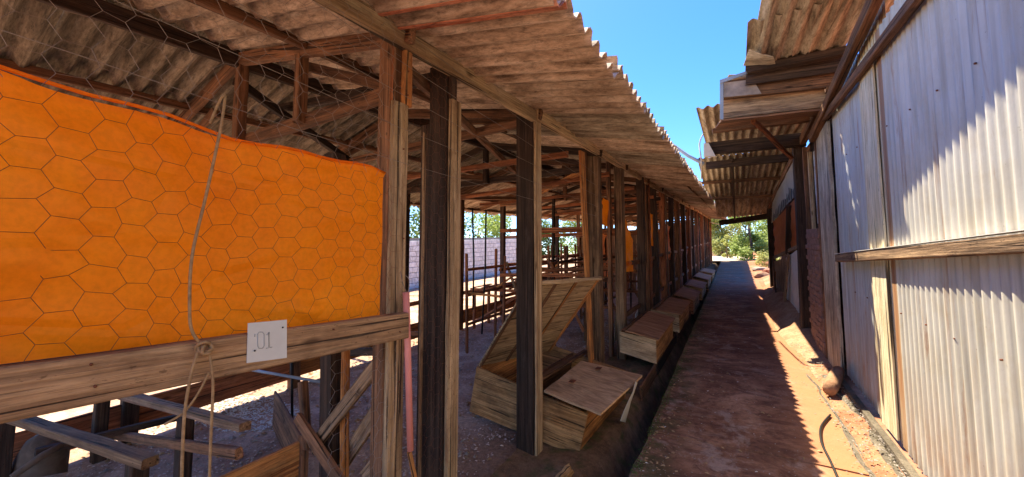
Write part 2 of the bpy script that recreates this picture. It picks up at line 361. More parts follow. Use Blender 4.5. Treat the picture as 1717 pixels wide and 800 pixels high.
# ================================================================ SETTING: ground, ditch, path
def ground():
    xs = [-400, -120, -40, -16, -9.6]+[-9+.5*i for i in range(15)]+[-1.75, -1.6, -1.45, -1.3, -1.2, -1.1, -1.0, -.93, -.86, -.80]
    hs = [0]*5+[-.05]+[-.1]*14+[-.1, -.11, -.13, -.13, -.12, -.12, -.13, -.17, -.30, -.42]
    ys = [-150, -40, -12, -6, -3]+[-2+.25*i for i in range(49)]+[10.5+i for i in range(20)]+[31, 36, 45, 70, 150, 700]
    def zz(y): return K*y if y < 45 else K*45+(y-45)*.01
    def strip(xh, name, mat, kind):
        vs, fs = [], []
        for y in ys:
            for x, h in xh:
                n = noise.noise(Vector((x*1.7, y*1.7, 0)))*.025+noise.noise(Vector((x*6, y*6, 4)))*.012
                if abs(x) > 30: n = 0
                vs.append((x, y, zz(max(y, -40))+h+n))
        m = len(xh)
        for j in range(len(ys)-1):
            for i in range(m-1):
                q = j*m+i; fs.append((q, q+1, q+m+1, q+m))
        return tag(mesh_obj(name, mk(name, vs, fs, mat, True), Matrix.Identity(4)), kind=kind)
    a = list(zip(xs, hs)); k = xs.index(-1.3)
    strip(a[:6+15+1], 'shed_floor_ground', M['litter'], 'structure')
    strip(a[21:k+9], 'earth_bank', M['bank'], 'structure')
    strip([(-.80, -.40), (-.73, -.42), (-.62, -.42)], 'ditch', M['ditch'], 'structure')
    strip([(-.62, -.42), (.2, -.3), (.55, -.1), (.70, -.03), (.76, .0), (.86, .02), (1.0, .03), (1.5, .03), (4, 0), (12, 0), (40, 0), (400, 0)], 'ground', M['soil'], 'structure')
ground()
def path():
    y = -3.0; vs, fs = [], []
    xs = [-.655, -.645, -.55, -.3, 0, .3, .55, .68, .74]
    segs = []
    joints = [-3, .9, 3.42, 6.4, 9.4, 12.4, 15.4, 18.4, 21.5, 24.5, 27.2]
    for a, b in zip(joints, joints[1:]):
        ysl = [a+.006]+[a+(b-a)*i/14 for i in range(1, 14)]+[b-.006]; base = len(vs); m = len(xs)+2
        dz = rnd(-.006, .006)
        for yy in ysl:
            e = noise.noise(Vector((1, yy*2.3, 0)))*.022; e2 = noise.noise(Vector((5, yy*1.3, 0)))*.05
            row = [(-.655+e, yy, K*yy-.42)]+[(x+(e if i < 3 else 0)+(e2 if i > 6 else 0), yy, K*yy+.004+dz-(.012 if i == 0 else 0)+noise.noise(Vector((x*2, yy*2, 1)))*.006) for i, x in enumerate(xs)]+[(.75+e2, yy, K*yy-.25)]
            vs += row
        for j in range(len(ysl)-1):
            for i in range(m-1):
                q = base+j*m+i; fs.append((q, q+1, q+m+1, q+m))
        fs.append(tuple(base+i for i in range(m-1, -1, -1))); fs.append(tuple(base+(len(ysl)-1)*m+i for i in range(m)))
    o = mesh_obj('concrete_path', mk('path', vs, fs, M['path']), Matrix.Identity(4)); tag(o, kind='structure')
path()
# far ground beyond the sheds: pale trodden lane
slab('garden_lane', [(-6, 27.6, K*27.6+.03), (4, 27.6, K*27.6+.03), (4, 34, K*34+.03), (-6, 34, K*34+.03)], .05, plain('pale_dry_lane', (.55, .46, .33), .95), None, (8, 6), .03)['kind'] = 'structure'

# ================================================================ LEFT: the long open poultry shed
shed = empty('poultry_shed', (-3.13, 0, 0), 'long open poultry shed with corrugated roof on dark timber posts, left of the path', 'shed')
XP, XR, XB = -1.45, -3.13, -4.80
SL = .21
def roofh(x): return 2.765-SL*(x-XP) if x > XR else 2.765-SL*(XR-XP)-.285*(XR-x)
def R_(x, y, dh=0): return SH(x, y, roofh(x)+dh)
# roof sheets: corrugations run down the slope; each sheet is its own part
near_meshes = {}
def roof_sheet(y, wd, x0, x1, mat, dy=0.0, lift=0.0, drop=0.0):
    a = R_(x0, y, .03+lift); b = R_(x1, y, .03+lift-drop)
    Mx = frame(a, b, (0, 0, 1)); L = (b-a).length
    key = (mat.name, round(L, 1), round(wd, 2), x1 > x0, random.randint(0, 2))
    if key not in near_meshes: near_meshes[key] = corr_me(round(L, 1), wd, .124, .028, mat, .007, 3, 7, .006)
    # local Y of the frame must run along +Y
    if Mx.col[1].y < 0: Mx = Mx @ Matrix.Translation((0, -wd, 0))
    Mx = Mx @ Matrix.Rotation(rnd(-.006, .006), 4, 'Z')
    return mesh_obj('roof_sheet', near_meshes[key], Mx, shed)
y = -1.95; i = 0; WDT = .124*7
while y < 27.2:
    mt = M['roof']
    if y < .7: pass
    elif random.random() < .15: mt = M['roof_tan']
    if abs(y-8.9) < .44: mt = M['roof_pale']
    lf = (i % 2)*.014+rnd(0, .008)
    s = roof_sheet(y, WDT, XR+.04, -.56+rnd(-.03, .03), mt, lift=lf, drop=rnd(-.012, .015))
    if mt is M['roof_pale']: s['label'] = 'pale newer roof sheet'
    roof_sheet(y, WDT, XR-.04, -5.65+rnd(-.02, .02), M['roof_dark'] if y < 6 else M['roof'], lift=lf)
    y += WDT-.045; i += 1
Y1 = 27.4
es = slab('roof_sheet', [SH(-1.4, 25.6, 2.45), SH(-.55, 25.6, 2.13), SH(-.35, 28.2, 2.13), SH(-1.4, 28.2, 2.45)], .02, M['roof_pale'], shed, (4, 2), .02); es['label'] = 'short pale sheet at the far end of the eave'
a_, b_ = R_(-1.55, 1.16, -.005), R_(-.545, 1.16, -.005); Mx = frame(a_, b_)
if Mx.col[1].y < 0: Mx = Mx @ Matrix.Translation((0, -.27, 0))
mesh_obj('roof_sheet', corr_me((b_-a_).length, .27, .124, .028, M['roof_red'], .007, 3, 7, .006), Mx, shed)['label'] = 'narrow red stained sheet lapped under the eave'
# ridge cap
vs = []; fs = []
for k, yy in enumerate([-2, 5, 12, 20, Y1]):
    for dx, dh in ((-.16, .05), (0, .085), (.16, .05)):
        vs.append(SH(XR+dx, yy, roofh(XR+dx)+dh)-Vector((XR, 0, 0)))
for k in range(4):
    for j in range(2): q = k*3+j; fs.append((q, q+1, q+4, q+3))
mesh_obj('ridge_cap', mk('ridge_cap', vs, fs, M['roof']), Matrix.Translation((XR, 0, 0)), shed)
# lengthwise timbers
def lengthwise(name, x, dh, wy, wz, mat, ys=(-2, 2.9, 7.6, 12.5, 17.5, 22.5, Y1)):
    for a, b in zip(ys, ys[1:]):
        timber(name, SH(x, a, roofh(x)+dh), SH(x, b-.004, roofh(x)+dh), wy, wz, mat, shed, warp=.02)
lengthwise('wall_plate', XP, -.07, .05, .10, M['pale_wood'])
lengthwise('wall_plate', XB, -.06, .06, .10, M['brown_wood'])
lengthwise('ridge_beam', XR, -.08, .05, .12, M['dark_wood'])
for x in (-2.28, -3.95, -5.4): lengthwise('purlin', x, -.035, .05, .06, M['brown_wood'])
lengthwise('purlin', -.78, -.035, .03, .025, M['brown_wood'], (8.2, 12, 20, Y1))
# trusses
TY = [-1.3, 1.40, 2.92, 4.62, 5.9, 7.6, 9.2, 10.9, 12.7, 14.6, 16.6, 18.6, 20.7, 22.8, 25, 27]
for j, ty in enumerate(TY):
    tie = {1: 2.455, 2: 2.66}.get(j, 2.50+rnd(-.04, .06)); tw = M['brown_wood'] if j % 3 else M['dark_wood']
    timber('rafter', SH(XP+.05, ty, roofh(XP)-.075), SH(XR, ty, roofh(XR)-.075), .045, .09, tw, shed, warp=.02)
    timber('rafter', SH(XB-.5, ty, roofh(XB-.5)-.075), SH(XR, ty, roofh(XR)-.075), .045, .09, tw, shed, warp=.02)
    timber('tie_beam', SH(XP-.03, ty+.05, tie), SH(XB+.03, ty+.05, tie-.01), .045, .085, tw, shed, warp=.03)
    timber('king_post', SH(XR+.0, ty+.01, tie-.06), SH(XR+.0, ty+.01, roofh(XR)-.05), .07, .07, tw, shed)
    if j < 9:
        timber('hanger', SH(-2.37, ty+.01, tie-.04), SH(-2.37, ty+.01, roofh(-2.37)-.10), .05, .07, tw, shed)
        timber('strut', SH(-1.62, ty+.09, tie+.03), SH(-2.5, ty+.09, roofh(-2.5)-.13), .035, .06, tw, shed, warp=.02)
        timber('strut', SH(-4.55, ty+.09, tie+.02), SH(-3.75, ty+.09, roofh(-3.75)-.13), .035, .06, tw, shed, warp=.02)
# long diagonal wind braces under the roof
for a, b, mt in ((SH(-1.6, 1.5, 2.62), SH(-3.1, 5.6, 2.75), 'brown_wood'), (SH(-4.6, 2.9, 2.62), SH(-2.0, 6.0, 2.55), 'brown_wood'), (SH(-1.6, 4.7, 2.5), SH(-4.5, 8.2, 2.6), 'orange_wood'),
                 (SH(-4.6, 6, 2.5), SH(-1.7, 9.2, 2.5), 'brown_wood'), (SH(-1.55, 1.9, 2.7), SH(-4.1, 1.95, 3.0), 'dark_wood'), (SH(-3.2, 1.4, 2.9), SH(-4.7, 4.4, 2.5), 'dark_wood')):
    timber('wind_brace', a, b, .05, .07, M[mt], shed, warp=.03)
for yy in (3.7, 5.2, 6.7, 8.4, 10, 12): timber('tie_beam', SH(XP-.03, yy, 2.42+rnd(-.05, .1)), SH(XB+.03, yy+rnd(-.3, .3), 2.4+rnd(-.05, .1)), .04, .06, M['red_wood'], shed, warp=.04)

# front posts --------------------------------------------------
def post(x, y, wx, wy, mat, top=None, bottom=-.3, name='post', lean=(0, 0), **kw):
    top = roofh(x)-.02 if top is None else top
    return timber(name, SH(x, y, bottom), SH(x+lean[0], y+lean[1], top), wx, wy, mat, shed, upv=(0, 1, 0), **kw)
def vpost(px, pyt, Y, x, wx, wy, mat, top, bottom, **kw): pass
# 1st: brown core; pale and orange layers paint the light on its outer face
post(-1.535, 1.40, .085, .10, M['brown_wood'], 2.70)
post(-1.475, 1.405, .028, .105, M['pale_wood'], 2.35, name='post_face')
post(-1.470, 1.445, .034, .055, M['orange_wood'], 2.78, 2.35, name='post_face')['label'] = 'post head with the light on its face painted bright orange'
post(-1.515, 1.365, .05, .02, M['red_wood'], 2.70, 2.34, name='post_face')
# 2nd: thick dark post, light on its outer face painted pale, a second behind
post(-1.555, 1.84, .13, .12, M['dark_wood'], 2.72)
post(-1.472, 1.845, .026, .105, M['pale_wood'], 2.50, name='post_face', lean=(.0, .01))
post(-1.475, 1.83, .02, .06, M['dark_wood'], 2.74, 2.5, name='post_face')
post(-1.70, 1.87, .075, .07, M['dark_wood'], 2.38)
post(-1.635, 1.76, .016, .02, M['grey_wood'], 2.3, name='post_face')
# 3rd
post(-1.55, 2.95, .16, .12, M['dark_wood'], 2.72)
post(-1.455, 2.96, .022, .115, M['pale_wood'], 2.74, name='post_face')  # paler colour stands for the light on this face
# 4th with a leaning plank
post(-1.53, 4.72, .14, .16, M['grey_wood'])
post(-1.46, 4.35, .03, .12, M['orange_wood'], 2.62, name='leaning_plank', lean=(-.03, -.20))
post(-1.60, 4.60, .03, .10, M['brown_wood'], 2.70, name='post_face')
post(-1.49, 5.75, .12, .16, M['grey_wood'], 2.68)
post(-1.64, 5.72, .05, .10, M['brown_wood'])
fy = [7.15, 7.7, 8.55, 9.7, 10.9, 12.1, 13.5, 14.9, 16.3, 17.8, 19.3, 20.8, 22.4, 24.0, 25.6, 27.2]
for k, yy in enumerate(fy):
    mt = M[['dark_wood', 'brown_wood', 'dark_wood', 'red_wood'][k % 4]]
    post(-1.50+rnd(-.03, .02), yy, .12, .13+.03*(k % 2), mt, warp=.03)
    if k % 2: post(-1.43, yy+.02, .02, .10, M['red_wood' if k % 4 == 1 else 'grey_wood'], name='post_face', lean=(rnd(-.02, .02), rnd(-.05, .05)))
# back row and middle props
for k, yy in enumerate([-1.3, 1.4, 2.9, 4.7, 6.2, 7.8, 9.4, 11, 12.8, 14.8, 17, 19.5, 22, 24.5, 27]):
    post(XB, yy, .10, .11, M['dark_wood' if k % 2 else 'brown_wood'], warp=.02)
    if k in (4, 6, 8, 9, 10, 11): post(XR+rnd(-.3, .3), yy+.6, .05, .06, M['dark_wood'], 2.5, warp=.03)
# low boards along the back row
for k, (ya, yb) in enumerate(((-1.4, 1.35), (1.45, 2.86), (2.94, 4.66), (4.74, 6.2), (6.25, 7.8), (7.85, 9.4), (9.45, 11))):
    timber('kick_board', SH(XB-.02, ya, .14), SH(XB-.02, yb, .13), .03, .26, M['orange_wood' if k > 1 else 'red_wood'], shed)
    if k > 1: timber('kick_board', SH(XB+.02, ya, .62), SH(XB+.02, yb, .60), .03, .07, M['red_wood'], shed)
# front rail: thick plank under the tarpaulin, level
rail = timber('front_rail', Vector((-1.395, -1.6, 1.335)), Vector((-1.395, 1.39, 1.31)), .045, .122, M['beam_wood'], shed, seg=12, jit=.0025)
for yy, zz in ((.32, 1.36), (.33, 1.305), (.98, 1.35), (1.30, 1.35), (1.33, 1.29), (.05, 1.31)):
    tube('nail', [Vector((-1.374, yy, zz)), Vector((-1.367, yy, zz-.002))], .0035, M['wire'], rail, 6)
for px, py in ((684, 120), (683, 160), (676, 250), (676, 400), (668, 640)):
    c = pX(px, py, -1.462); tube('nail', [c, c+Vector((.008, 0, 0))], .004, M['wire'], shed, 6)
# cross partition by the first post: posts and crossed braces
Yp = 1.50
def line_y(name, a, b, Y, wy, wz, mat, parent=shed, dz=0): return timber(name, pY(*a, Y), pY(*b, Y), wy, wz, M[mat], parent, warp=.01)
line_y('partition_post', (560, 260), (556, 800), Yp, .10, .09, 'dark_wood')
line_y('partition_post', (580, 570), (578, 800), Yp+.02, .025, .05, 'orange_wood')
line_y('brace', (652, 590), (523, 752), Yp-.06, .03, .075, 'grey_wood')
line_y('brace', (662, 650), (560, 800), Yp+.06, .03, .085, 'grey_wood')
line_y('brace', (664, 735), (612, 800), Yp-.02, .03, .07, 'grey_wood')
line_y('brace', (500, 700), (572, 812), Yp-.10, .03, .07, 'brown_wood')
line_y('brace', (655, 560), (652, 800), Yp+.14, .05, .06, 'dark_wood')
line_y('crosspiece', (560, 592), (640, 590), Yp+.7, .05, .06, 'dark_wood')
line_y('crosspiece', (585, 560), (720, 560), Yp+2.6, .05, .07, 'red_wood')
# cross partitions further along: rails, crossed slats
for k, yy in enumerate([4.75, 5.85, 7.75, 9.7, 12.1, 14.9, 17.8, 20.8, 24.0]):
    for h in (.55, 1.15, 1.75)[0 if k else 1:]:
        timber('partition_rail', SH(-1.55, yy+.08, h), SH(-3.0 if k < 2 else -4.75, yy+.08, h+rnd(-.05, .05)), .03, .05, M['red_wood'], shed)
    for q in range(4 if k else 2):
        x = -1.65-q*.5
        timber('partition_slat', SH(x, yy+.11, .05+.1*(q % 2)), SH(x-rnd(.35, .7)*(1 if q % 2 else -.15), yy+.11, 1.25), .02, .05, M[['grey_wood', 'red_wood', 'brown_wood'][q % 3]], shed)
# rails and diagonal slats between the far front posts
fp = [4.72, 5.75]+fy
for k in range(1, len(fp)-1):
    a, b = fp[k]+.07, fp[k+1]-.07
    timber('front_rail', SH(-1.52, a, 1.22), SH(-1.52, b, 1.20+rnd(-.03, .03)), .035, .07, M['grey_wood' if k % 3 == 0 else 'brown_wood'], shed)
    timber('front_rail', SH(-1.52, a, .42), SH(-1.52, b, .42), .03, .08, M['brown_wood'], shed)
    if k > 1: timber('diagonal_slat', SH(-1.54, a, .45), SH(-1.54, b, 1.15), .02, .04, M['red_wood'], shed)
    if k > 1 and k % 2 == 0: timber('diagonal_slat', SH(-1.56, b, .45), SH(-1.56, a, 1.15), .02, .04, M['orange_wood'], shed)
timber('diagonal_slat', pX(1066, 530, -1.50), pX(1090, 482, -1.50), .02, .07, M['strip'], shed)['label'] = 'pale loose slat'

for k, (yy, hh) in enumerate(((12.75, 1.9), (17.9, 2.0), (22.9, 2.2), (27.35, 2.6))):
    for q in range(15):
        x = -1.68-q*.215
        timber('partition_plank', SH(x, yy+.1, -.1), SH(x+rnd(-.01, .01), yy+.1, hh+rnd(-.12, .05)), .022, .195, M[['brown_wood', 'red_wood', 'grey_wood'][(q+k) % 3]], shed, upv=(1, 0, 0), seg=2)
for k, yy in enumerate((8.6, 10.9, 15.5, 20)):
    tw_ = [SH(-1.9-.1*k, yy, .9), SH(-4.6, yy+.1, .95)]
    timber('feeder_rail', tw_[0], tw_[1], .12, .05, M['orange_wood'], shed)
# chicken wire -------------------------------------------------
def wire(name, X, y0, y1, z0, z1, mat, r=.0011, cp=.072, rp=.079, fz=None):
    """hexagonal netting in the plane X, absolute heights z0..z1"""
    s = cp/1.5; vs, fs = [], []
    def P(y, z):
        return Vector((noise.noise(Vector((y*2.3, z*2.3, 3)))*.012, y-y0+noise.noise(Vector((y*9, z*9, 0)))*.018+noise.noise(Vector((y*2, z*2, 5)))*.03, z-z0+noise.noise(Vector((y*9, z*9, 7)))*.018+noise.noise(Vector((y*2, z*2, 9)))*.025))
    def edge(a, b):
        if not (y0 <= min(a[0], b[0]) and max(a[0], b[0]) <= y1 and z0 <= min(a[1], b[1]) and max(a[1], b[1]) <= z1): return
        p, q = P(*a), P(*b); d = (q-p).normalized(); u = Vector((1, 0, 0)); v = d.cross(u).normalized(); base = len(vs)
        for e in (p, q):
            for k in range(3): an = k*2.094; vs.append(e+u*(math.cos(an)*r)+v*(math.sin(an)*r))
        for k in range(3): k2 = (k+1) % 3; fs.append((base+k, base+k2, base+3+k2, base+3+k))
    for i in range(int((y1-y0)/cp)+2):
        for j in range(int((z1-z0)/rp)+2):
            cy = y0+i*cp; cz = z0+j*rp+(i % 2)*rp/2
            edge((cy-s/2, cz+rp/2), (cy+s/2, cz+rp/2)); edge((cy+s/2, cz+rp/2), (cy+s, cz)); edge((cy+s, cz), (cy+s/2, cz-rp/2))
    return tag(mesh_obj(name, mk(name, vs, fs, mat), Matrix.Translation((X, y0, z0)), shed), kind='stuff')
wire('chicken_wire', -1.425, -.9, 1.36, 1.35, 2.03, M['wire'], .0008)
wire('chicken_wire', -1.425, -.9, 1.36, 2.02, 2.80, M['wire_light'], .0008)
wire('chicken_wire', -1.435, 1.36, 1.86, .45, 2.80, M['wire'], .0005, .055, .06)
wire('chicken_wire', -1.435, 1.0, 1.40, .25, 1.22, M['wire_light'], .0007, .055, .06)
for k in range(5):   # stretched strands across the open bays
    a = Vector((-1.43, -.8, 2.15+.2*k)); b = Vector((-1.43, 4.6, 2.0+.13*k+.2))
    pts = [a.lerp(b, t/10)+Vector((0, 0, -.05*math.sin(math.pi*t/10)+rnd(-.006, .006))) for t in range(11)]
    tag(tube('wire_strand', pts, .0012, M['wire_light'], shed, 4), kind=None)

# orange tarpaulins --------------------------------------------
def tarp(X, ya, yb, zt, zb, mat, label, group=None, n=90, m=34, wav=.034):
    o0 = Vector((X, ya, zb(ya))); vs, fs = [], []
    for j in range(m+1):
        for i in range(n+1):
            u = i/n; v = j/m; yy = ya+(yb-ya)*u; z = zb(yy)*(1-v)+zt(yy)*v
            d = wav*min(1, (yb-yy)*4+.12)*(noise.noise(Vector((yy*2.2, z*3.1, 0)))*1.5+.5*noise.noise(Vector((yy*7+z*5, z*9, 2)))+.35*math.sin(yy*9+z*16))
            q1 = noise.noise(Vector((yy*1.3+z*2.1, z*2.4-yy*.7, 11))); q2 = noise.noise(Vector((yy*2.9-z*1.7, z*3.3+yy, 17)))
            d += (.022*max(0, 1-abs(q1)*9)+.012*max(0, 1-abs(q2)*8))*min(1, (yb-yy)*5+.1)
            if j == m: d += .012
            vs.append(Vector((X+d, yy, z))-o0)
    for j in range(m):
        for i in range(n): q = j*(n+1)+i; fs.append((q, q+1, q+n+2, q+n+1))
    me = mk('tarpaulin', vs, fs, mat, True)
    o = mesh_obj('tarpaulin', me, Matrix.Translation(o0)); tag(o, label, 'tarpaulin', group); 
    return o
tp = tarp(-1.475, -1.2, 1.30, lambda y: 2.045+.012*math.sin(y*7)+.008*math.sin(y*17), lambda y: 1.36-.0*y, M['tarp'], 'large bright orange tarpaulin stretched behind chicken wire above the front rail')
hem = [Vector((-1.462, -1.2+2.5*t/30, 2.047+.012*math.sin((-1.2+2.5*t/30)*7)+.008*math.sin((-1.2+2.5*t/30)*17))) for t in range(31)]
tube('hem', hem, .006, M['tarp'], tp, 6)
tarp(-1.455, 5.85, 6.62, lambda y: 2.46-.55*(y-5.8), lambda y: 1.50, M['tarp'], 'narrow orange tarpaulin hanging behind the fifth post, first beyond the open nest box', None, 14, 12)
tarp(-1.60, 5.30, 5.72, lambda y: 2.55, lambda y: 2.18, M['tarp'], 'small orange tarpaulin scrap tied high beside the fourth post', None, 8, 6)
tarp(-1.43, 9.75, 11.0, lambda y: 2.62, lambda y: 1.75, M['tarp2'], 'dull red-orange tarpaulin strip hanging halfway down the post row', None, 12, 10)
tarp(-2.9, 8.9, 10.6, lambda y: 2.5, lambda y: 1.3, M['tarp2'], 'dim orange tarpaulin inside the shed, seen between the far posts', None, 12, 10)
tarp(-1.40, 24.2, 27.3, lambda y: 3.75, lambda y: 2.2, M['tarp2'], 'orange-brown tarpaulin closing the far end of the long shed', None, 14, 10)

tarp(-1.435, 8.0, 8.42, lambda y: 2.66, lambda y: 2.0, M['tarp'], 'short orange tarpaulin rag tied between the seventh and eighth post', None, 8, 8)
tarp(-1.43, 12.25, 13.3, lambda y: 2.95, lambda y: 2.05, M['tarp'], 'orange tarpaulin piece hanging far down the post row', None, 10, 8)
# ================================================================ NEST BOXES
def box_side(name, quad, mat, parent, th=.022): return slab(name, quad, th, mat, parent, (6, 2), .004)
nb = empty('nest_box', (-1.65, 3.7, .2), 'open wooden nest box with its inner lid raised, under the second and third dark posts', 'nest box', 'nest boxes along the ditch')
A = pY(799, 615, 3.1); B = pY(787, 690, 3.1); Cc = pY(970, 766, 3.1); D = pY(985, 695, 3.1)
box_side('side_board', [B, Cc, D, A], M['box_wood'], nb, .025)
off = Vector((.06, 1.25, .05))
box_side('side_board', [Cc+off, B+off, A+off, D+off], M['box_wood'], nb, .025)
box_side('front_board', [Cc+Vector((.0, .025, 0)), Cc+off-Vector((0, .025, 0)), D+off-Vector((0, .025, 0)), D+Vector((0, .025, 0))], M['orange_wood'], nb, .022)
box_side('back_board', [B+off+Vector((.02, -.03, 0)), B+Vector((.02, .03, 0)), A+Vector((.02, .03, 0)), A+off+Vector((.02, -.03, 0))], M['orange_wood'], nb, .022)
box_side('bottom_board', [B+Vector((.03, .03, .02)), B+off+Vector((.03, -.03, .02)), Cc+off+Vector((-.03, -.03, .02)), Cc+Vector((-.03, .03, .02))][::-1], M['box_wood'], nb, .02)
mid = lambda p, q, t: p*(1-t)+q*t
m0, m1 = mid(A, D, .42), mid(B, Cc, .42)
box_side('divider', [m1+Vector((0, .03, 0)), m1+off-Vector((0, .03, 0)), m0+off-Vector((0, .03, 0)), m0+Vector((0, .03, 0))], M['brown_wood'], nb, .02)
# closed outer lid
L4 = [pZ(912, 655, .53), pZ(1007, 693, .515), pZ(1077, 629, .53), pZ(975, 605, .56)]
lid = slab('lid', L4, .018, M['ply'], nb, (6, 6), .008); lid['label'] = 'closed plywood lid'
for px, py in ((953, 640), (998, 618)):
    c = pZ(px, py, .565); slab('hinge', [c, c+Vector((.05, .0, 0)), c+Vector((.05, .07, .004)), c+Vector((0, .07, .004))], .004, M['wire'], lid)
timber('ledge', mid(A, D, .50)+Vector((0, .0, .03)), mid(A, D, .50)+off*1.0+Vector((.02, .1, .03)), .07, .03, M['brown_wood'], nb)
# raised inner lid with battens
q = [A+Vector((0, .02, .01)), pY(923, 586, 4.25), pY(1004, 468, 4.25), pY(883, 478, 3.12)]
rl = slab('raised_lid', q[::-1], .015, M['pale_wood'], nb, (8, 6), .006); rl['label'] = 'raised inner lid of thin boards'
for t in (.02, .34, .62, .96):
    a = mid(q[0], q[1], t); b = mid(q[3], q[2], t); nrm = (q[1]-q[0]).cross(q[3]-q[0]).normalized()
    if nrm.x < 0: nrm = -nrm
    timber('batten', a+nrm*.018, b+nrm*.018, .035, .02, M['orange_wood' if t > .5 else 'brown_wood'], rl, upv=nrm)
timber('batten', mid(q[3], q[2], 0)+Vector((.02, 0, .01)), mid(q[3], q[2], 1)+Vector((.02, 0, .01)), .03, .04, M['pale_wood'], rl)
st = slab('paper_strip', [pY(1066, 640, 3.55), pY(1068, 641, 3.75), pY(1048, 708, 3.75), pY(1040, 706, 3.55)], .003, M['strip'], None, (1, 4), .01)
tag(st, 'narrow white strip hanging off the corner of the closed plywood lid', 'strip')

def nest_box(y, x0, ln, h, lab, mat, tilt=0.0, op=False):
    c = SH(x0, y, 0); dx = max(0, .02*(y-4))
    e = empty('nest_box', c, lab, 'nest box', 'nest boxes along the ditch')
    xo = x0; xi = x0-.46; zb = h-.30; zi = h+.07
    P = lambda x, yy, hh: SH(x, yy, hh)
    box_side('side_board', [P(xi, y, zb+.1), P(xo, y, zb), P(xo, y, h), P(xi, y, zi)], M[mat], e)
    box_side('side_board', [P(xo, y+ln, zb), P(xi, y+ln, zb+.1), P(xi, y+ln, zi), P(xo, y+ln, h)], M[mat], e)
    box_side('front_board', [P(xo, y+.02, zb), P(xo, y+ln-.02, zb), P(xo, y+ln-.02, h-.003), P(xo, y+.02, h-.003)], M['box_wood'], e)
    box_side('back_board', [P(xi, y+ln-.02, zb+.1), P(xi, y+.02, zb+.1), P(xi, y+.02, zi), P(xi, y+ln-.02, zi)], M['box_wood'], e)
    box_side('bottom_board', [P(xi+.02, y+.03, zb+.12), P(xo-.02, y+.03, zb+.02), P(xo-.02, y+ln-.03, zb+.02), P(xi+.02, y+ln-.03, zb+.12)], M['box_wood'], e)
    s = slab('lid', [P(xo-.37, y-.04, h+.08+tilt), P(xo+.04, y-.04, h+.02), P(xo+.04, y+ln+.03, h+.02), P(xo-.37, y+ln+.03, h+.08+tilt)], .018, M['red_ply'], e, (5, 5), .012)
    timber('ledge', P(xo-.41, y, h+.09), P(xo-.41, y+ln, h+.09), .05, .03, M['brown_wood'], e)
    return e
nest_box(5.25, -.93, 1.45, .29, 'closed nest box with a wide reddish lid, next after the open one', 'pale_wood', .02)
nest_box(7.2, -.90, 1.5, .26, 'third nest box along the ditch, reddish lid over an ochre side board', 'pale_wood', .0)
nest_box(9.3, -.87, 1.45, .20, 'fourth nest box along the ditch, lid warped and slightly ajar', 'red_wood', .05)
nest_box(11.4, -.86, 1.45, .20, 'fifth nest box along the ditch, small in the distance', 'box_wood', .03)
nest_box(13.6, -.85, 1.5, .20, 'sixth nest box along the ditch, greyish lid', 'box_wood', .06)
nest_box(16.0, -.85, 1.6, .20, 'seventh and farthest nest box along the ditch', 'box_wood', .02)
for k, (ya, yb) in enumerate(((4.45, 5.3), (5.35, 7.1), (7.15, 9.4), (9.45, 12), (12.05, 15), (15.05, 20), (20.05, 27))):
    timber('curb_board', SH(-.955+.006*k, ya, -.10), SH(-.955+.006*k, yb, -.10), .03, .16, M['dark_wood' if k % 2 else 'brown_wood'], shed)
def scatter(name, n, fx, mat, size, parent=None, mseed=3):
    rs = random.Random(mseed); vs, fs = [], []
    for k in range(n):
        p = fx(rs); a = rs.uniform(0, 6.28); s = size*rs.uniform(.5, 1.5); b = len(vs)
        u = Vector((math.cos(a), math.sin(a), rs.uniform(-.3, .3)))*s; v = Vector((-math.sin(a), math.cos(a), rs.uniform(-.3, .3)))*s*rs.uniform(.3, .8)
        vs += [p-u-v, p+u-v*.6, p+u*.7+v, p-u*.8+v*.8, p+Vector((0, 0, s*.5))]
        fs += [(b, b+1, b+4), (b+1, b+2, b+4), (b+2, b+3, b+4), (b+3, b, b+4)]
    return tag(mesh_obj(name, mk(name, vs, fs, mat), Matrix.Identity(4)), kind='stuff')
def hgt(x, y): return K*y+noise.noise(Vector((x*1.7, y*1.7, 0)))*.025+noise.noise(Vector((x*6, y*6, 4)))*.012
# stones and wood bits on the bank below the open box
def stone(loc, sc, mat, label, cat='stone', seed=1, group=None):
    o = mesh_obj('stone' if cat == 'stone' else cat.replace(' ', '_'), stone_me(M[mat], 1, seed), Matrix.Translation(loc) @ Matrix.Rotation(seed, 4, 'Z') @ Matrix.Diagonal((*sc, 1))); return tag(o, label, cat, group)
b0 = pZ(893, 792, .03); slab('loose_brick', [b0+Vector((-.09, -.05, 0)), b0+Vector((.1, -.06, 0)), b0+Vector((.12, .06, .01)), b0+Vector((-.08, .07, .01))], .07, M['brick'], None, (2, 2), .004)
tag(bpy.data.objects['loose_brick'], 'loose red brick at the foot of the third post', 'brick')
for k, (px, py, l) in enumerate(((952, 792, 'mossy split log end under the open nest box, the larger one'), (988, 796, 'smaller yellowish wood chunk wedged under the open nest box'))):
    p = pX(px, py, -1.08+.05*k); tag(timber('wood_chunk', p+Vector((-.05, -.05, -.05)), p+Vector((.0, .06, .0)), .06-.02*k, .07-.02*k, M['box_wood'], None, seg=4, jit=.008, c=.02), l, 'wood chunk')

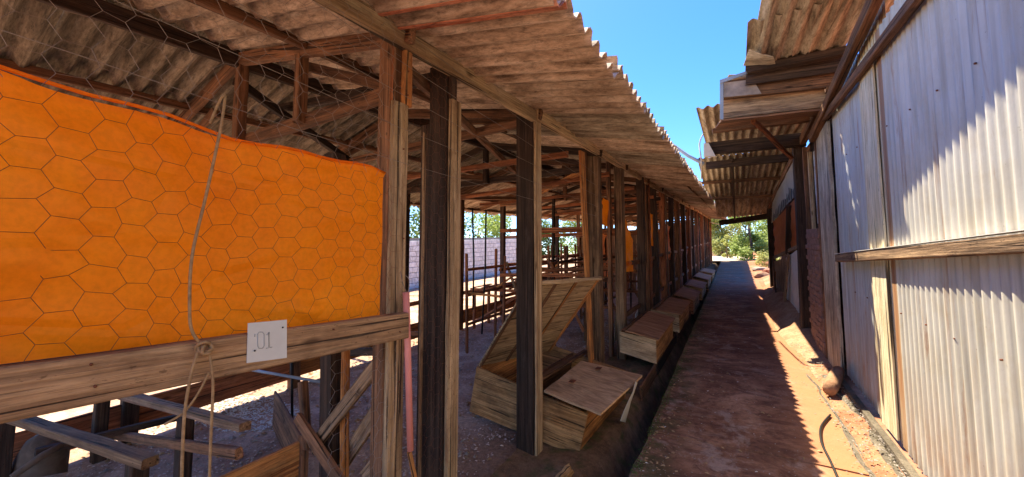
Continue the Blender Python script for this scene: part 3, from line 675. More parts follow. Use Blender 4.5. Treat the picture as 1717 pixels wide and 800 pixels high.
# ================================================================ INSIDE THE SHED (near end): perches, crate, litter
rk = empty('roosting_rack', (-3.6, .95, 0), 'low grey timber roosting rack on the litter, lower left', 'roost')
def zl(name, a, b, z, wy, wz, mat, parent, z2=None): return timber(name, pZ(*a, z), pZ(*b, z if z2 is None else z2), wy, wz, M[mat], parent, warp=.01)
zl('perch_rail', (-60, 672), (252, 775), .6, .075, .05, 'grey_wood', rk)
zl('perch_rail', (160, 648), (412, 716), .6, .07, .05, 'grey_wood', rk)
zl('cross_rail', (10, 680), (345, 632), .55, .06, .05, 'dark_wood', rk, .62)
zl('cross_rail', (60, 760), (300, 700), .3, .05, .05, 'dark_wood', rk, .3)
for px, py, z in ((172, 660, .57), (12, 690, .57), (312, 695, .57), (232, 770, .57)):
    p = pZ(px, py, z); timber('leg', p, Vector((p.x, p.y, K*p.y-.03)), .08, .08, M['dark_wood'], rk, upv=(0, 1, 0))
zl('brace', (180, 728), (400, 760), .18, .04, .06, 'brown_wood', rk, .55)
tp2 = tube('iron_pipe', [pZ(363, 610, .6), pZ(540, 641, .6)], .014, M['grey_pipe'], None); tag(tp2, 'thin grey pipe lying level across the roosting area behind the numbered plate', 'pipe')
for k, (pa, pb, Y) in enumerate((((792, 350), (793, 520), 5.2), ((815, 352), (808, 560), 5.0))):
    tag(tube('hanging_rod', [pY(*pa, Y), pY((pa[0]+pb[0])/2+2, (pa[1]+pb[1])/2, Y), pY(*pb, Y)], .014, M['black'], None), ['thin dark rod hanging inside the shed, nearest right of the second post', 'thin slanting dark rod hanging inside the shed, nearest left of the third post'][k], 'rod')
tp3 = tube('iron_rod', [pY(489, 590, 2.2), pY(490, 712, 2.2)], .012, M['black'], None); tag(tp3, 'thin upright dark rod standing in the litter', 'rod')
tag(line_y('prop_stake', (508, 640), (517, 752), 1.62, .05, .05, 'brown_wood', None), 'short brown stake standing at the corner of the litter crate', 'stake')
cr = empty('litter_crate', (-2.9, 1.2, 0), 'orange plank litter crate at the bottom edge behind the rope ends', 'crate')
a, b = pZ(340, 810, .42), pZ(502, 737, .44)
for k in range(2):
    dz = Vector((0, 0, -.17*k)); timber('plank', a+dz+Vector((0, 0, -.09)), b+dz+Vector((0, 0, -.09)), .025, .16, M['orange_wood'], cr)
    timber('plank', b+dz+Vector((.0, .03, -.09)), b+dz+Vector((-1.2, .5, -.09)), .025, .16, M['brown_wood'], cr)
timber('corner_post', b+Vector((.02, .02, -.42)), b+Vector((.02, .02, .03)), .05, .05, M['brown_wood'], cr, upv=(0, 1, 0))
lo = tube('stump', [pZ(62, 800, .05), pZ(70, 770, .16), pZ(78, 748, .28), pZ(84, 738, .33)], [.15, .14, .12, .08], M['bark'], None, 12); tag(lo, 'charred reddish log stump under the near perch rail', 'stump')
lo2 = tube('branch', [pZ(20, 800, .25), pZ(70, 765, .32), pZ(105, 745, .36)], [.02, .025, .02], M['bark'], None, 8); tag(lo2, 'crooked grey branch leaning on the charred stump', 'branch')
fn = empty('slab_fence', (-7.2, 2.3, 0), 'row of rough sunlit upright slabs outside the back of the shed', 'fence')
for k in range(9):
    yy = 1.55+k*.27; timber('slab_board', Vector((-7.3+rnd(-.05, .05), yy, K*yy-.05)), Vector((-7.35, yy+rnd(-.06, .06), K*yy+.5+rnd(-.08, .12))), .2, .04, M['pale_wood' if k % 3 else 'orange_wood'], fn, upv=(1, 0, 0))
lm = scatter('pale_flecks', 1500, lambda rs: (lambda a, d: (lambda p: Vector((p.x, p.y, hgt(p.x, p.y)-.092)))(pG(415, 692, -.1)+Vector((math.cos(a)*d*.75, math.sin(a)*d*.35, 0))))(rs.uniform(0, 6.28), rs.random()**.6), M['plate'], .012, mseed=41); tag(lm, 'whitish lime in a patch on the litter below the numbered plate', 'flecks')  # small whitish flecks scattered in an oval
# tables / racks far inside
def rack(x, y, ln, label, mat='red_wood'):
    e = empty('feeding_table', SH(x, y, 0), label, 'rack', 'racks standing inside the shed')
    for dy in (-.25, .25):
        timber('rail', SH(x-ln/2, y+dy, .72), SH(x+ln/2, y+dy, .72), .05, .05, M[mat], e)
        for dx in (-ln/2+.08, ln/2-.08): timber('leg', SH(x+dx, y+dy, -.03), SH(x+dx, y+dy, .70), .05, .05, M[mat], e, upv=(0, 1, 0))
    for k in range(6): timber('slat', SH(x-ln/2+.1+k*(ln-.2)/5, y-.3, .76), SH(x-ln/2+.1+k*(ln-.2)/5, y+.3, .76), .05, .02, M['orange_wood'], e)
    timber('brace', SH(x-ln/2+.1, y-.27, .1), SH(x+ln/2-.1, y-.27, .65), .03, .05, M[mat], e)
    return e
for k, (x, ya, yb) in enumerate(((-3.35, 4.9, 8.2), (-2.6, 6.3, 9.6), (-3.9, 8.4, 12.2))):
    cg = empty('cage_frame', SH(x, ya, -.1), ['reddish open cage frame inside the shed, nearest behind the raised lid', 'brown open cage frame inside the shed, middle one', 'reddish open cage frame farthest inside the shed'][k], 'cage frame', 'cage frames inside the shed')
    mt = M['red_wood' if k != 1 else 'brown_wood']
    for h in (.35, .8, 1.2):
        for dx in (-.3, .3): timber('rail', SH(x+dx, ya, h), SH(x+dx+rnd(-.04, .04), yb, h+rnd(-.04, .04)), .03, .045, mt, cg)
    n_ = int((yb-ya)/.8)
    for q in range(n_+1):
        yy = ya+.04+q*(yb-ya-.08)/n_
        for dx in (-.33, .33): timber('upright', SH(x+dx, yy, -.13), SH(x+dx+rnd(-.03, .03), yy, 1.3+rnd(0, .25)), .04, .04, mt, cg, upv=(0, 1, 0), seg=2)
        timber('crossbar', SH(x-.3, yy, .83), SH(x+.3, yy+rnd(-.1, .1), 1.2 if q % 2 else .8), .025, .035, M['orange_wood'], cg, seg=1)
rack(-3.9, 6.4, 1.2, 'nearer red slatted rack inside the shed, seen between the second and third posts')
rack(-4.0, 8.3, 1.3, 'farther red slatted rack inside the shed, behind the raised lid')
rack(-2.8, 7.0, 1.0, 'small brown rack inside the shed behind the fourth post', 'brown_wood')
# loose shavings on the litter
def fin_(rs): x = -1.7-rs.random()**1.0*3.6; y = -.5+rs.random()**1.3*10; return Vector((x, y, hgt(x, y)-.096))
o = scatter('wood_shavings', 14000, fin_, M['chip'], .011); tag(o, 'pale shavings and droppings strewn over the shed floor', 'litter')
def fpath(rs):
    y = 2.3+rs.random()**1.8*20; x = -.60+rs.random()**2.2*1.1; return Vector((x, y, K*y+.014))
o = scatter('floor_clods', 900, lambda rs: (lambda x, y: Vector((x, y, hgt(x, y)-.09)))(-1.75-rs.random()*3.8, -.3+rs.random()**1.2*9), M['mortar'], .024, mseed=21); tag(o, 'clods and manure lumps on the shed floor', 'litter')
o = scatter('floor_straw', 900, lambda rs: (lambda x, y: Vector((x, y, hgt(x, y)-.09)))(-1.7-rs.random()*3.8, -.3+rs.random()**1.2*9), M['leaflit'], .022, mseed=22); tag(o, 'straw bits on the shed floor', 'straw')
o = scatter('path_grit', 2600, lambda rs: (lambda y, x: Vector((x, y, K*y+.012)))(2.2+rs.random()**1.7*18, -.64+rs.random()**1.6*1.35), M['mortar'], .0045, mseed=31); tag(o, 'fine grit scattered on the path', 'grit')
o = scatter('verge_gravel', 1100, lambda rs: (lambda y, x: Vector((x, y, K*y+.03+.25*max(0, x-.78))))(2.2+rs.random()**1.5*6, .90-rs.random()**1.8*.24), M['mortar'], .008, mseed=32); tag(o, 'gravel crumbling off the concrete foot onto the path edge', 'gravel')
o = scatter('path_debris', 520, fpath, M['leaflit'], .0115, mseed=5); tag(o, 'dry leaves and crumbs scattered on the path', 'debris')
o = scatter('path_pebbles', 160, lambda rs: (lambda y, x: Vector((x, y, K*y+.014)))(2.4+rs.random()**1.5*22, -.62+rs.random()*.9), M['strip'], .007, mseed=9); tag(o, 'tiny pale crumbs on the path', 'debris')
def fbank(rs): y = 2+rs.random()*16; t = rs.random(); x = -1.3+t*.45; hh = -.16-.24*t**2.2; return Vector((x, y, K*y+hh+.01))
o = scatter('bank_moss', 5000, fbank, M['leaf2'], .007, mseed=11); tag(o, 'moss and weeds on the bank below the nest boxes', 'moss')
o = scatter('bank_litter', 900, fbank, M['leaflit'], .012, mseed=17); tag(o, 'dead leaves and twigs caught on the bank beside the ditch', 'debris')
def fedge(rs): y = 2.2+rs.random()**1.6*14; return Vector((-.655+rs.gauss(0, .02)+.03, y, K*y+.012))
o = scatter('edge_moss', 1600, fedge, M['leaf2'], .006, mseed=13); tag(o, 'moss along the broken left edge of the path', 'moss')

# ================================================================ HANGING THINGS on the front
X0 = -1.345
rp = spline([pX(378, 158, -1.40), pX(370, 215, X0-.01), pX(345, 330, X0-.01), pX(322, 430, X0), pX(318, 520, X0), pX(322, 555, X0), pX(335, 575, X0)], 6)
rope = tube('rope', rp, .0042, M['rope']); tag(rope, 'frayed tan rope hanging down over the orange tarpaulin and knotted at the rail', 'rope')
tube('loop', spline([pX(378, 158, -1.40), pX(368, 170, -1.39), pX(352, 207, -1.40)], 5), .004, M['rope'], rope)
kn = []
c = pX(342, 580, X0+.005)
for k in range(26):
    a = k*.75; kn.append(c+Vector((.012*math.sin(a*1.3), .016*math.cos(a)+.002*k/4-.003, .014*math.sin(a)-.0006*k)))
tube('knot', kn, .0045, M['rope'], rope)
tube('tail', spline([pX(335, 582, X0), pX(322, 620, X0+.01), pX(310, 690, X0+.01), pX(306, 760, X0), pX(304, 830, X0)], 5), .0042, M['rope'], rope)
tube('tail', spline([pX(350, 585, X0), pX(357, 640, X0+.01), pX(354, 720, X0+.01), pX(350, 830, X0)], 5), .004, M['rope'], rope)
tube('tail', spline([pX(350, 625, X0+.006), pX(335, 655, X0), pX(310, 690, X0-.01), pX(275, 712, X0-.02)], 5), .0032, M['rope'], rope)
# numbered plate on the rail
pl = slab('number_plate', [pX(414, 609, -1.366), pX(481, 600, -1.366), pX(481, 536, -1.366), pX(416, 542, -1.366)], .003, M['plate'], None, (2, 2), .001)
tag(pl, 'white metal plate with the faint hand-written number 01 nailed to the front rail', 'sign')
def text(body, loc, size, rotM, mat, parent, name='lettering', ext=.0004):
    cu = bpy.data.curves.new('t', 'FONT'); cu.body = body; cu.size = size; cu.extrude = ext; cu.align_x = 'CENTER'; cu.align_y = 'CENTER'
    to = bpy.data.objects.new('t', cu); COL.objects.link(to); dg = bpy.context.evaluated_depsgraph_get()
    me = bpy.data.meshes.new_from_object(to.evaluated_get(dg)); bpy.data.objects.remove(to); me.materials.clear(); me.materials.append(mat)
    return mesh_obj(name, me, Matrix.Translation(loc) @ rotM, parent)
RY = Matrix(((0, 0, 1), (1, 0, 0), (0, 1, 0))).to_4x4()       # text facing +X, reading along +Y
PX = -1.3655     # felt-pen strokes: a tick, a square-cornered 0 and a 1 with a foot bar
def stroke(pts, name='lettering'): tube(name, [pX(x, y, PX) for x, y in pts], .0016, M['pencil'], pl, 4)
stroke([(427, 560), (427, 565)]); stroke([(432, 561), (432, 580), (434, 584), (440, 584), (443, 580), (443, 560), (440, 557), (434, 557), (432, 561)])
stroke([(447, 562), (451, 557), (451, 582)]); stroke([(446, 584), (456, 582)])
for px, py in ((474, 549), (427, 588)):
    c = pX(px, py, -1.363); tube('nail', [c, c+Vector((.002, 0, 0))], .003, M['black'], pl)
# pink tube with wire hook and stick
pk = tube('pink_tube', [pX(681, 490, -1.42), pX(684, 600, -1.415), pX(688, 755, -1.42)], .0165, M['pink'], None, 12); tag(pk, 'faded pink plastic tube hanging by a wire hook beside the first post', 'tube')
tube('wire_hook', spline([pX(672, 455, -1.43), pX(674, 470, -1.42), pX(683, 492, -1.415), pX(686, 470, -1.41), pX(680, 462, -1.42)], 4), .002, M['wire_light'], pk)
tag(timber('wooden_stick', pX(686, 757, -1.42), pX(702, 830, -1.44), .022, .022, M['orange_wood']), 'short orange stick poking out below the pink tube', 'stick')
# ================================================================ RIGHT: the corrugated tin building
tin = empty('tin_building', (1.0, 5, .3), 'corrugated zinc building with timber frame and patched lean-to roof, right of the path', 'building')
def wall_sheet(y0, y1, h0, h1, X, mat, rag=.0, pitch=.076, amp=.009, lab=None, flip=1):
    ym = (y0+y1)/2; top = h1+K*ym; bot = h0+K*ym
    me = corr_me(top-bot, y1-y0, pitch, amp, mat, .002, 4, 6, rag, rnd(0, 6))
    Mx = Matrix(((0, 0, 1), (0, 1, 0), (-1, 0, 0))).to_4x4(); Mx.translation = Vector((X, y0, top))
    # shear the foot to the sloping plinth
    for v in me.vertices:
        t = v.co.x/(top-bot); v.co.x -= t*K*(v.co.y+y0-ym)
    o = mesh_obj('wall_sheet', me, Mx, tin)
    if lab: o['label'] = lab
    return o
wall_sheet(2.15, 3.70, .06, 3.16, 1.000, M['zinc'], .01)
wall_sheet(.55, 2.22, .06, 3.2, 1.006, M['zinc'], .01)
wall_sheet(-1.1, .62, .06, 3.2, 1.0, M['zinc'], .01)
wall_sheet(3.76, 4.36, .07, 3.16, 1.010, M['zinc_cream'], .01, lab='cream coloured corrugated wall sheet')
wall_sheet(4.33, 5.42, .07, 3.12, 1.018, M['zinc2'], .01, lab='narrow bluish corrugated wall sheet')
wall_sheet(3.66, 4.30, 2.97, 3.36, 1.02, M['rust'], .02, lab='rusty sheet above the top rail')
wall_sheet(4.3, 5.6, 2.9, 3.1, 1.03, M['rust'], .02)
def X_(y, h, x): return W(x, y, h)
def tw(name, p, q, wy, wz, mat, parent=None, **kw): return timber(name, p, q, wy, wz, M[mat], parent or tin, **kw)
for y0 in [i*.38+.25 for i in range(13)]:
    for h in (1.02, 2.35):
        c = Vector((.988, y0+rnd(-.02, .02), h+K*y0)); tube('roofing_nail', [c, c+Vector((.008, 0, 0))], .005, M['wire'], tin, 6)
# corner strips, rails, boards
slab('rust_shadow_strip', [X_(3.80, .07, .997), X_(3.80, 3.1, .997), X_(3.69, 3.1, .997), X_(3.69, .07, .997)], .004, M['rust'], tin, (8, 1), .003)  # rusty edge; lower down its brown stands for a shadow
tw('top_rail', X_(-1, 2.93, .955), X_(6.4, 2.89, .955), .05, .07, 'brown_wood', warp=.01)
tw('upper_beam', pX(1475, -20, .93), pX(1362, 232, .93), .07, .10, 'brown_wood')
# mid rail, level: a thin white strip over a plank
tw('mid_rail', Vector((.955, -1.0, 1.695)), Vector((.955, 5.2, 1.675)), .05, .075, 'grey_wood', warp=.004)
slab('rail_cap', [(.925, -1, 1.738), (.925, 5.2, 1.718), (.985, 5.2, 1.720), (.985, -1, 1.740)], .004, M['strip'], tin, (1, 6), .001)
slab('cream_board', [X_(4.20, .08, .992), X_(4.20, 3.02, .992), X_(3.86, 3.02, .992), X_(3.86, .08, .992)], .012, M['cream'], tin, (12, 2), .006)['label'] = 'broad cream upright board over the sheet joint'
# plinth: sill board and pebbly concrete foot
slab('sill_board', [X_(-1, -.10, .955), X_(5.35, -.10, .945), X_(5.35, .07, .955), X_(-1, .07, .965)], .05, M['plinth'], tin, (16, 1), .01)
def plinth():
    vs, fs = [], []; pr = [(.70, -.2), (.715, .02), (.80, .05), (.86, .10), (.90, .11), (.935, .075), (1.2, .07)]; ys = [-1+.12*i for i in range(55)]
    for y in ys:
        for k, (x, h) in enumerate(pr):
            n = noise.noise(Vector((x*5, y*4, 2)))*.03; n2 = noise.noise(Vector((x*30, y*30, 9)))*.012
            xx = x+(n if k < 4 else n*.3); 
            if y > 4.3: xx -= (y-4.3)*.04
            vs.append((xx, y, K*y+h+n2*.7+(n*.4 if k > 1 else 0)-.08*(k > 1)))
    m = len(pr)
    for j in range(len(ys)-1):
        for i in range(m-1): q = j*m+i; fs.append((q, q+1, q+m+1, q+m))
    mesh_obj('concrete_foot', mk('foot', vs, fs, M['plinth'], True), Matrix.Identity(4), tin)
plinth()
# earth bank against the farther wall
def bank2():
    vs, fs = [], []; ys = [5.0+.2*i for i in range(60)]; pr = [(0, -.06), (.08, .04), (.2, .12), (.32, .26), (.9, .34)]
    for y in ys:
        x0 = .70-.16*min(1, max(0, (y-5.0)/3))+(.25*max(0, min(1, (y-11)/3))); hk = min(1, .12+max(0, y-6.0)/2.5)
        for k, (x, h) in enumerate(pr):
            n = noise.noise(Vector((x*4, y*2.2, 5)))*.12+noise.noise(Vector((x*14, y*9, 5)))*.04
            vs.append((x0+x+n*.6*hk, y, K*y+h*hk*(.9 if y < 12 else .5)+n*.7*(k > 0)*hk))
    m = len(pr)
    for j in range(len(ys)-1):
        for i in range(m-1): q = j*m+i; fs.append((q, q+1, q+m+1, q+m))
    tag(mesh_obj('earth_bank', mk('bank', vs, fs, M['mud'], True), Matrix.Identity(4)), kind='structure')
bank2()
# door post group: light board, dark slit, brick pier, thick post
yb = lambda px: pX(px, 450, 1.0).y
for ya, yc in ((5.40, 5.74), (5.75, yb(1387))):
    slab('door_board', [X_(yc, .0, .99), X_(yc, 2.80, .99), X_(ya, 2.84, .99), X_(ya, .0, .99)], .03, M['board_pale'], tin, (12, 2), .006)['label'] = 'pale weathered upright board'
tw('door_frame', X_(yb(1386)+.05, -.1, .98), X_(yb(1386)+.05, 2.75, .98), .05, .06, 'brown_wood', upv=(0, 1, 0))
slab('inner_wall', [X_(5.2, 0, 1.12), X_(7.4, 0, 1.12), X_(7.4, 3.1, 1.12), X_(5.2, 3.1, 1.12)], .02, M['dark_wood'], tin)
slab('blue_slat', [X_(6.32, 1.72, 1.03), X_(6.62, 1.72, 1.03), X_(6.66, 2.72, 1.03), X_(6.36, 2.72, 1.03)], .012, M['zinc2'], tin, (2, 4), .006)['label'] = 'upright bluish tin slat above the brick pier'
tw('door_frame', X_(6.75, 1.4, 1.0), X_(6.8, 2.75, 1.0), .05, .05, 'pale_wood', upv=(0, 1, 0))
pier = empty('brick_pier', X_(6.65, 0, 1.1), 'sooty brick pier between the pale door board and the thick dark post', 'pier')
bme = None
bm = bmesh.new(); bmesh.ops.create_cube(bm, size=1); 
for v in bm.verts: v.co = Vector((v.co.x*.12, v.co.y*.23, v.co.z*.062))
bmesh.ops.bevel(bm, geom=bm.edges[:], offset=.006, segments=1, affect='EDGES'); bme = bpy.data.meshes.new('brick'); bm.to_mesh(bme); bm.free(); bme.materials.append(M['dark_brick'])
slab('mortar_core', [X_(6.2, -.2, 1.03), X_(7.02, -.2, 1.025), X_(7.02, 1.65, 1.025), X_(6.2, 1.65, 1.025)], .08, M['dark_brick'], pier)
for r_ in range(23):
    for c_ in range(4):
        yy = 6.24+c_*.245+(r_ % 2)*.12
        if yy > 7.0: continue
        mesh_obj('brick', bme, Matrix.Translation(X_(yy, -.12+r_*.076, 1.0+rnd(-.008, .006))) @ Matrix.Rotation(rnd(-.03, .03), 4, 'Z'), pier)
tw('corner_post', X_(7.45, -.1, .94), X_(7.40, 3.12, .94), .14, .16, 'dark_wood', upv=(0, 1, 0), warp=.02)
tw('corner_post', X_(7.25, -.1, 1.0), X_(7.2, 2.9, 1.0), .05, .06, 'brown_wood', upv=(0, 1, 0), warp=.02)
# farther side: banner, tarpaulin, old sheets, propped planks
ban = slab('banner', [pX(1341, 318, .97), pX(1294, 374, .97), pX(1296, 318, .97), pX(1340, 252, .97)], .006, M['netting'], None, (10, 4), .02)
tag(ban, 'off-white cloth banner with a row of black ornaments along its lower edge', 'banner')
rs = random.Random(4)
for k in range(14):
    t = (k+.6)/14.5; c = mid(pX(1340, 309, .955), pX(1296, 366, .955), t); vs = []; n = 9
    for q_ in range(n):
        a = q_*2*math.pi/n; rr = .11*rs.uniform(.45, 1.25); vs.append(Vector((0, math.cos(a)*rr*.8, math.sin(a)*rr)))
    vs = [v+Vector((0, 0, 0)) for v in vs]+[v+Vector((.004, 0, 0)) for v in vs]
    fs = [tuple(range(n)), tuple(range(2*n-1, n-1, -1))]+[(i, i+n, (i+1) % n+n, (i+1) % n) for i in range(n)]
    mesh_obj('ornament', mk('ornament', vs, fs, M['black']), Matrix.Translation(c+Vector((-.012, 0, rs.uniform(-.05, .05)))), ban)
def cloth(quad, mat, name, label, cat, n=(10, 8), jit=.04):
    o = slab(name, quad, .004, mat, None, n, jit); tag(o, label, cat); return o
cloth([pX(1343, 418, .99), pX(1300, 432, .99), pX(1297, 372, .99), pX(1343, 322, .99)], M['tarp2'], 'tarpaulin', 'dull orange tarpaulin hung under the ornamented banner', 'tarpaulin')
tw('side_post', pX(1322, 425, .95), pX(1324, 345, .95), .10, .07, 'dark_wood', upv=(0, 1, 0))
tw('side_rail', pX(1343, 412, .96), pX(1298, 432, .96), .05, .07, 'grey_wood')
slab('old_sheet', [pX(1342, 556, .96), pX(1321, 520, .96), pX(1319, 432, .96), pX(1342, 416, .96)], .006, M['strip'], tin, (4, 6), .03)['label'] = 'upright whitish sheet closing the lower wall'
slab('old_sheet', [pX(1292, 500, .99), pX(1292, 440, .99), pX(1319, 432, .99), pX(1319, 515, .99)], .006, M['grey_wood'], tin, (4, 6), .03)
tw('side_post', X_(13.6, -.1, 1.0), X_(13.6, 2.5, 1.0), .16, .2, 'dark_wood', upv=(0, 1, 0))
slab('back_wall', [X_(7.4, -.2, 1.25), X_(14, -.2, 1.25), X_(14, 3.0, 1.25), X_(7.4, 3.2, 1.25)], .02, M['brown_wood'], tin)
for k, (a, b, wd, lab, mt) in enumerate((((1312, 548), (1322, 428), .16, 'broad grey plank propped against the lower wall', 'grey_wood'), ((1303, 520), (1296, 432), .12, 'upright brown plank beside the broad grey one', 'brown_wood'),
                                      ((1294, 545), (1300, 455), .10, 'tilted reddish plank nearest the path end', 'red_wood'))):
    tag(timber('propped_plank', pX(a[0], a[1], .84-.02*k), pX(b[0], b[1], .92), wd, .03, M[mt], None, upv=(1, 0, 0)), lab, 'plank')
for k, (px, py, s, lab, mt) in enumerate(((1284, 500, .22, 'rusty brown rubble lump sticking out at the wall foot', 'brick'), (1276, 512, .12, 'small brown rubble lump nearest the path', 'brick'), (1300, 530, .16, 'grey rubble stone among the propped planks', 'stone'), (1322, 560, .12, 'small dark stone below the whitish sheet', 'stone'))):
    p = pX(px, py, .80-.05*(k < 2)); stone(p, (s, s*1.3, s), mt, lab, 'rubble', k+2)
# clay lump and hose at the wall corner
pe = tube('pipe_end', [W(.93, 5.35, .12), W(.87, 5.15, .11), W(.80, 4.93, .09), W(.76, 4.80, .08)], [.05, .062, .064, .055], M['mud'], None, 14); tag(pe, 'rounded clay-coated pipe end at the foot of the pale upright boards', 'pipe end')
hs = spline([pG(1392, 690, .05), pG(1377, 718, .01), pG(1378, 745, .01), pG(1392, 775, .01), pG(1408, 812, .012), pG(1425, 860, .012)], 6)
hose = tube('hose', [Vector((p.x, p.y, K*p.y+.022)) for p in hs], .0085, M['black']); tag(hose, 'thin black hose lying on the sunlit edge of the path', 'hose')

# roofs ------------------------------------------------------
def flat_corr(x0, x1, y0, z0, y1, z1, pitch, amp, mat, rag, lab=None, dx=0.0):
    """sheet whose corrugations run along Y, seen from below; local X from (y0) to (y1)"""
    a = Vector((x0, y0, z0)); b = Vector((x0+dx, y1, z1)); Mx = frame(a, b, (0, 0, 1)); L = (b-a).length; wd = x1-x0
    Mx = Mx @ Matrix.Translation((0, -wd, 0)) if Mx.col[1].x < 0 else Mx
    me = corr_me(L, wd, pitch, amp, mat, .006, 5, 7, rag, rnd(0, 3)); o = mesh_obj('roof_sheet', me, Mx, tin)
    if lab: o['label'] = lab
    return o
flat_corr(.40, 1.25, 2.2, 4.10, 4.98, 3.86, .145, .022, M['roof_tan'], .10, 'torn tan roof sheet overhanging the path', -.16)
flat_corr(1.12, 2.0, 2.3, 4.12, 5.0, 3.89, .145, .022, M['roof_tan'], .03)
flat_corr(.20, 1.05, 4.2, 3.935, 5.25, 3.875, .145, .022, M['roof_tan'], .05)
tw('beam', pY(1252, 118, 5.02), pY(1420, 86, 5.02), .09, .09, 'dark_wood')
slab('fascia_board', [pY(1250, 142, 5.12), pY(1432, 116, 5.12), pY(1436, 78, 5.12), pY(1252, 112, 5.12)], .03, M['dark_wood'], tin, (6, 1), .006)
# stepped boards of the near fascia
fa = slab('fascia_board', [pY(1210, 166, 5.2), pY(1425, 142, 5.2), pY(1428, 104, 5.2), pY(1211, 137, 5.2)], .05, M['brown_wood'], tin, (8, 1), .008)
tw('old_timber', pY(1222, 128, 5.35), pY(1405, 118, 5.6), .06, .05, 'grey_wood', warp=.05)
tw('old_timber', pY(1195, 222, 6.2), pY(1385, 196, 6.3), .07, .06, 'brown_wood', warp=.05)
tw('old_timber', pY(1260, 206, 5.5), pY(1330, 262, 7.0), .05, .05, 'red_wood', warp=.04)
slab('loose_sheet', [pY(1246, 112, 4.9), pY(1300, 106, 4.9), pY(1296, 96, 4.7), pY(1256, 84, 4.6)], .006, M['roof_tan'], tin, (4, 3), .03)
fb = slab('fascia_board', [pY(1209, 199, 5.3), pY(1392, 178, 5.3), pY(1396, 148, 5.3), pY(1209, 166, 5.3)], .05, M['grey_wood'], tin, (8, 1), .008)
slab('soffit_board', [pY(1209, 200, 5.28), pY(1392, 180, 5.28), pY(1388, 190, 6.0), pY(1199, 214, 6.0)], .02, M['brown_wood'], tin, (8, 2), .01)
slab('patch_board', [pY(1214, 163, 5.18), pY(1277, 157, 5.18), pY(1262, 133, 5.18), pY(1214, 139, 5.18)], .02, M['stone'], tin, (2, 1), .003)['label'] = 'grey patch board on the fascia end'
slab('grey_trim', [pY(1207, 200, 5.14), pY(1213, 200, 5.14), pY(1213, 134, 5.14), pY(1207, 134, 5.14)], .02, M['grey_pipe'], tin)
slab('grey_trim', [pY(1207, 140, 5.13), pY(1252, 124, 5.13), pY(1252, 119, 5.13), pY(1207, 134, 5.13)], .02, M['grey_pipe'], tin)
can = [(5.9, 3.72, -.33), (9.0, 3.86, -.43), (12.2, 3.62, -.70), (14.0, 3.40, -.36)]
flat_corr(-.36, .46, 5.6, 3.70, 9.1, 3.89, .118, .018, M['roof_tan'], .02)
flat_corr(.42, 1.2, 5.6, 3.71, 9.1, 3.90, .118, .018, M['roof_tan'], .02)
flat_corr(-.58, .40, 8.9, 3.86, 12.3, 3.52, .118, .018, M['roof_tan'], .03)
flat_corr(.36, 1.2, 8.9, 3.87, 12.3, 3.53, .118, .018, M['roof_tan'], .02)
flat_corr(-.40, .46, 12.1, 3.54, 14.2, 3.16, .118, .018, M['roof_tan'], .02)
flat_corr(.42, 1.2, 12.1, 3.55, 14.2, 3.17, .118, .018, M['roof'], .02)
def cb(px0, py0, px1, py1, Y, wy, wz, mat): tw('beam', pY(px0, py0, Y), pY(px1, py1, Y), wy, wz, mat)
cb(1185, 250, 1352, 234, 7.2, .10, .20, 'dark_wood'); cb(1184, 278, 1325, 264, 9.0, .08, .15, 'dark_wood')
cb(1176, 307, 1312, 298, 10.5, .05, .07, 'brown_wood'); cb(1178, 334, 1302, 328, 12, .05, .07, 'brown_wood')
cb(1206, 374, 1292, 362, 14, .12, .16, 'dark_wood')
slab('beam_end', [pY(1180, 262, 7.05), pY(1200, 262, 7.05), pY(1188, 240, 7.05), pY(1180, 240, 7.05)], .08, M['strip'], tin)
tw('lengthwise_batten', pY(1228, 268, 8.9), pY(1232, 368, 13.9), .05, .06, 'dark_wood')
tw('lengthwise_batten', Vector((.98, 5.2, 3.55)), Vector((.98, 14, 3.30)), .08, .12, 'brown_wood')
pi = tube('conduit', [pY(1100, 222, 9.2), pY(1128, 243, 9.1), pY(1155, 262, 8.9), pY(1180, 275, 8.9)], .035, M['grey_pipe'], None, 8); tag(pi, 'grey conduit pipe bridging the gap between the two roofs', 'pipe')
wp = tube('white_hose', spline([pY(1210, 203, 7), pY(1185, 218, 7), pY(1173, 240, 7), pY(1176, 270, 7), pY(1176, 300, 8)], 6), .011, M['white_pipe']); tag(wp, 'thin white hose looping down the edge of the right-hand roof', 'hose')

# ================================================================ BEYOND: walls, trees, garden
bw = empty('block_wall', (-10.5, 14, .9), 'pale whitewashed block wall seen through the open shed', 'wall')
bm = bmesh.new(); bmesh.ops.create_cube(bm, size=1)
for v in bm.verts: v.co = Vector((v.co.x*.14, v.co.y*.385, v.co.z*.185))
bmesh.ops.bevel(bm, geom=bm.edges[:], offset=.008, segments=1, affect='EDGES'); blk = bpy.data.meshes.new('block'); bm.to_mesh(blk); bm.free(); blk.materials.append(M['block'])
slab('mortar_core', [(-10.46, 7.0, .2), (-10.46, 19.0, 1.0), (-10.46, 19.0, 3.18), (-10.46, 7.0, 2.38)], .1, M['mortar'], bw)
for r_ in range(10):
    for c_ in range(30):
        yy = 7.25+c_*.4+(r_ % 2)*.2
        mesh_obj('block', blk, Matrix.Translation((-10.46+rnd(-.008, .008), yy, K*yy-.1+r_*.2)) @ Matrix.Rotation(K, 4, 'X'), bw)
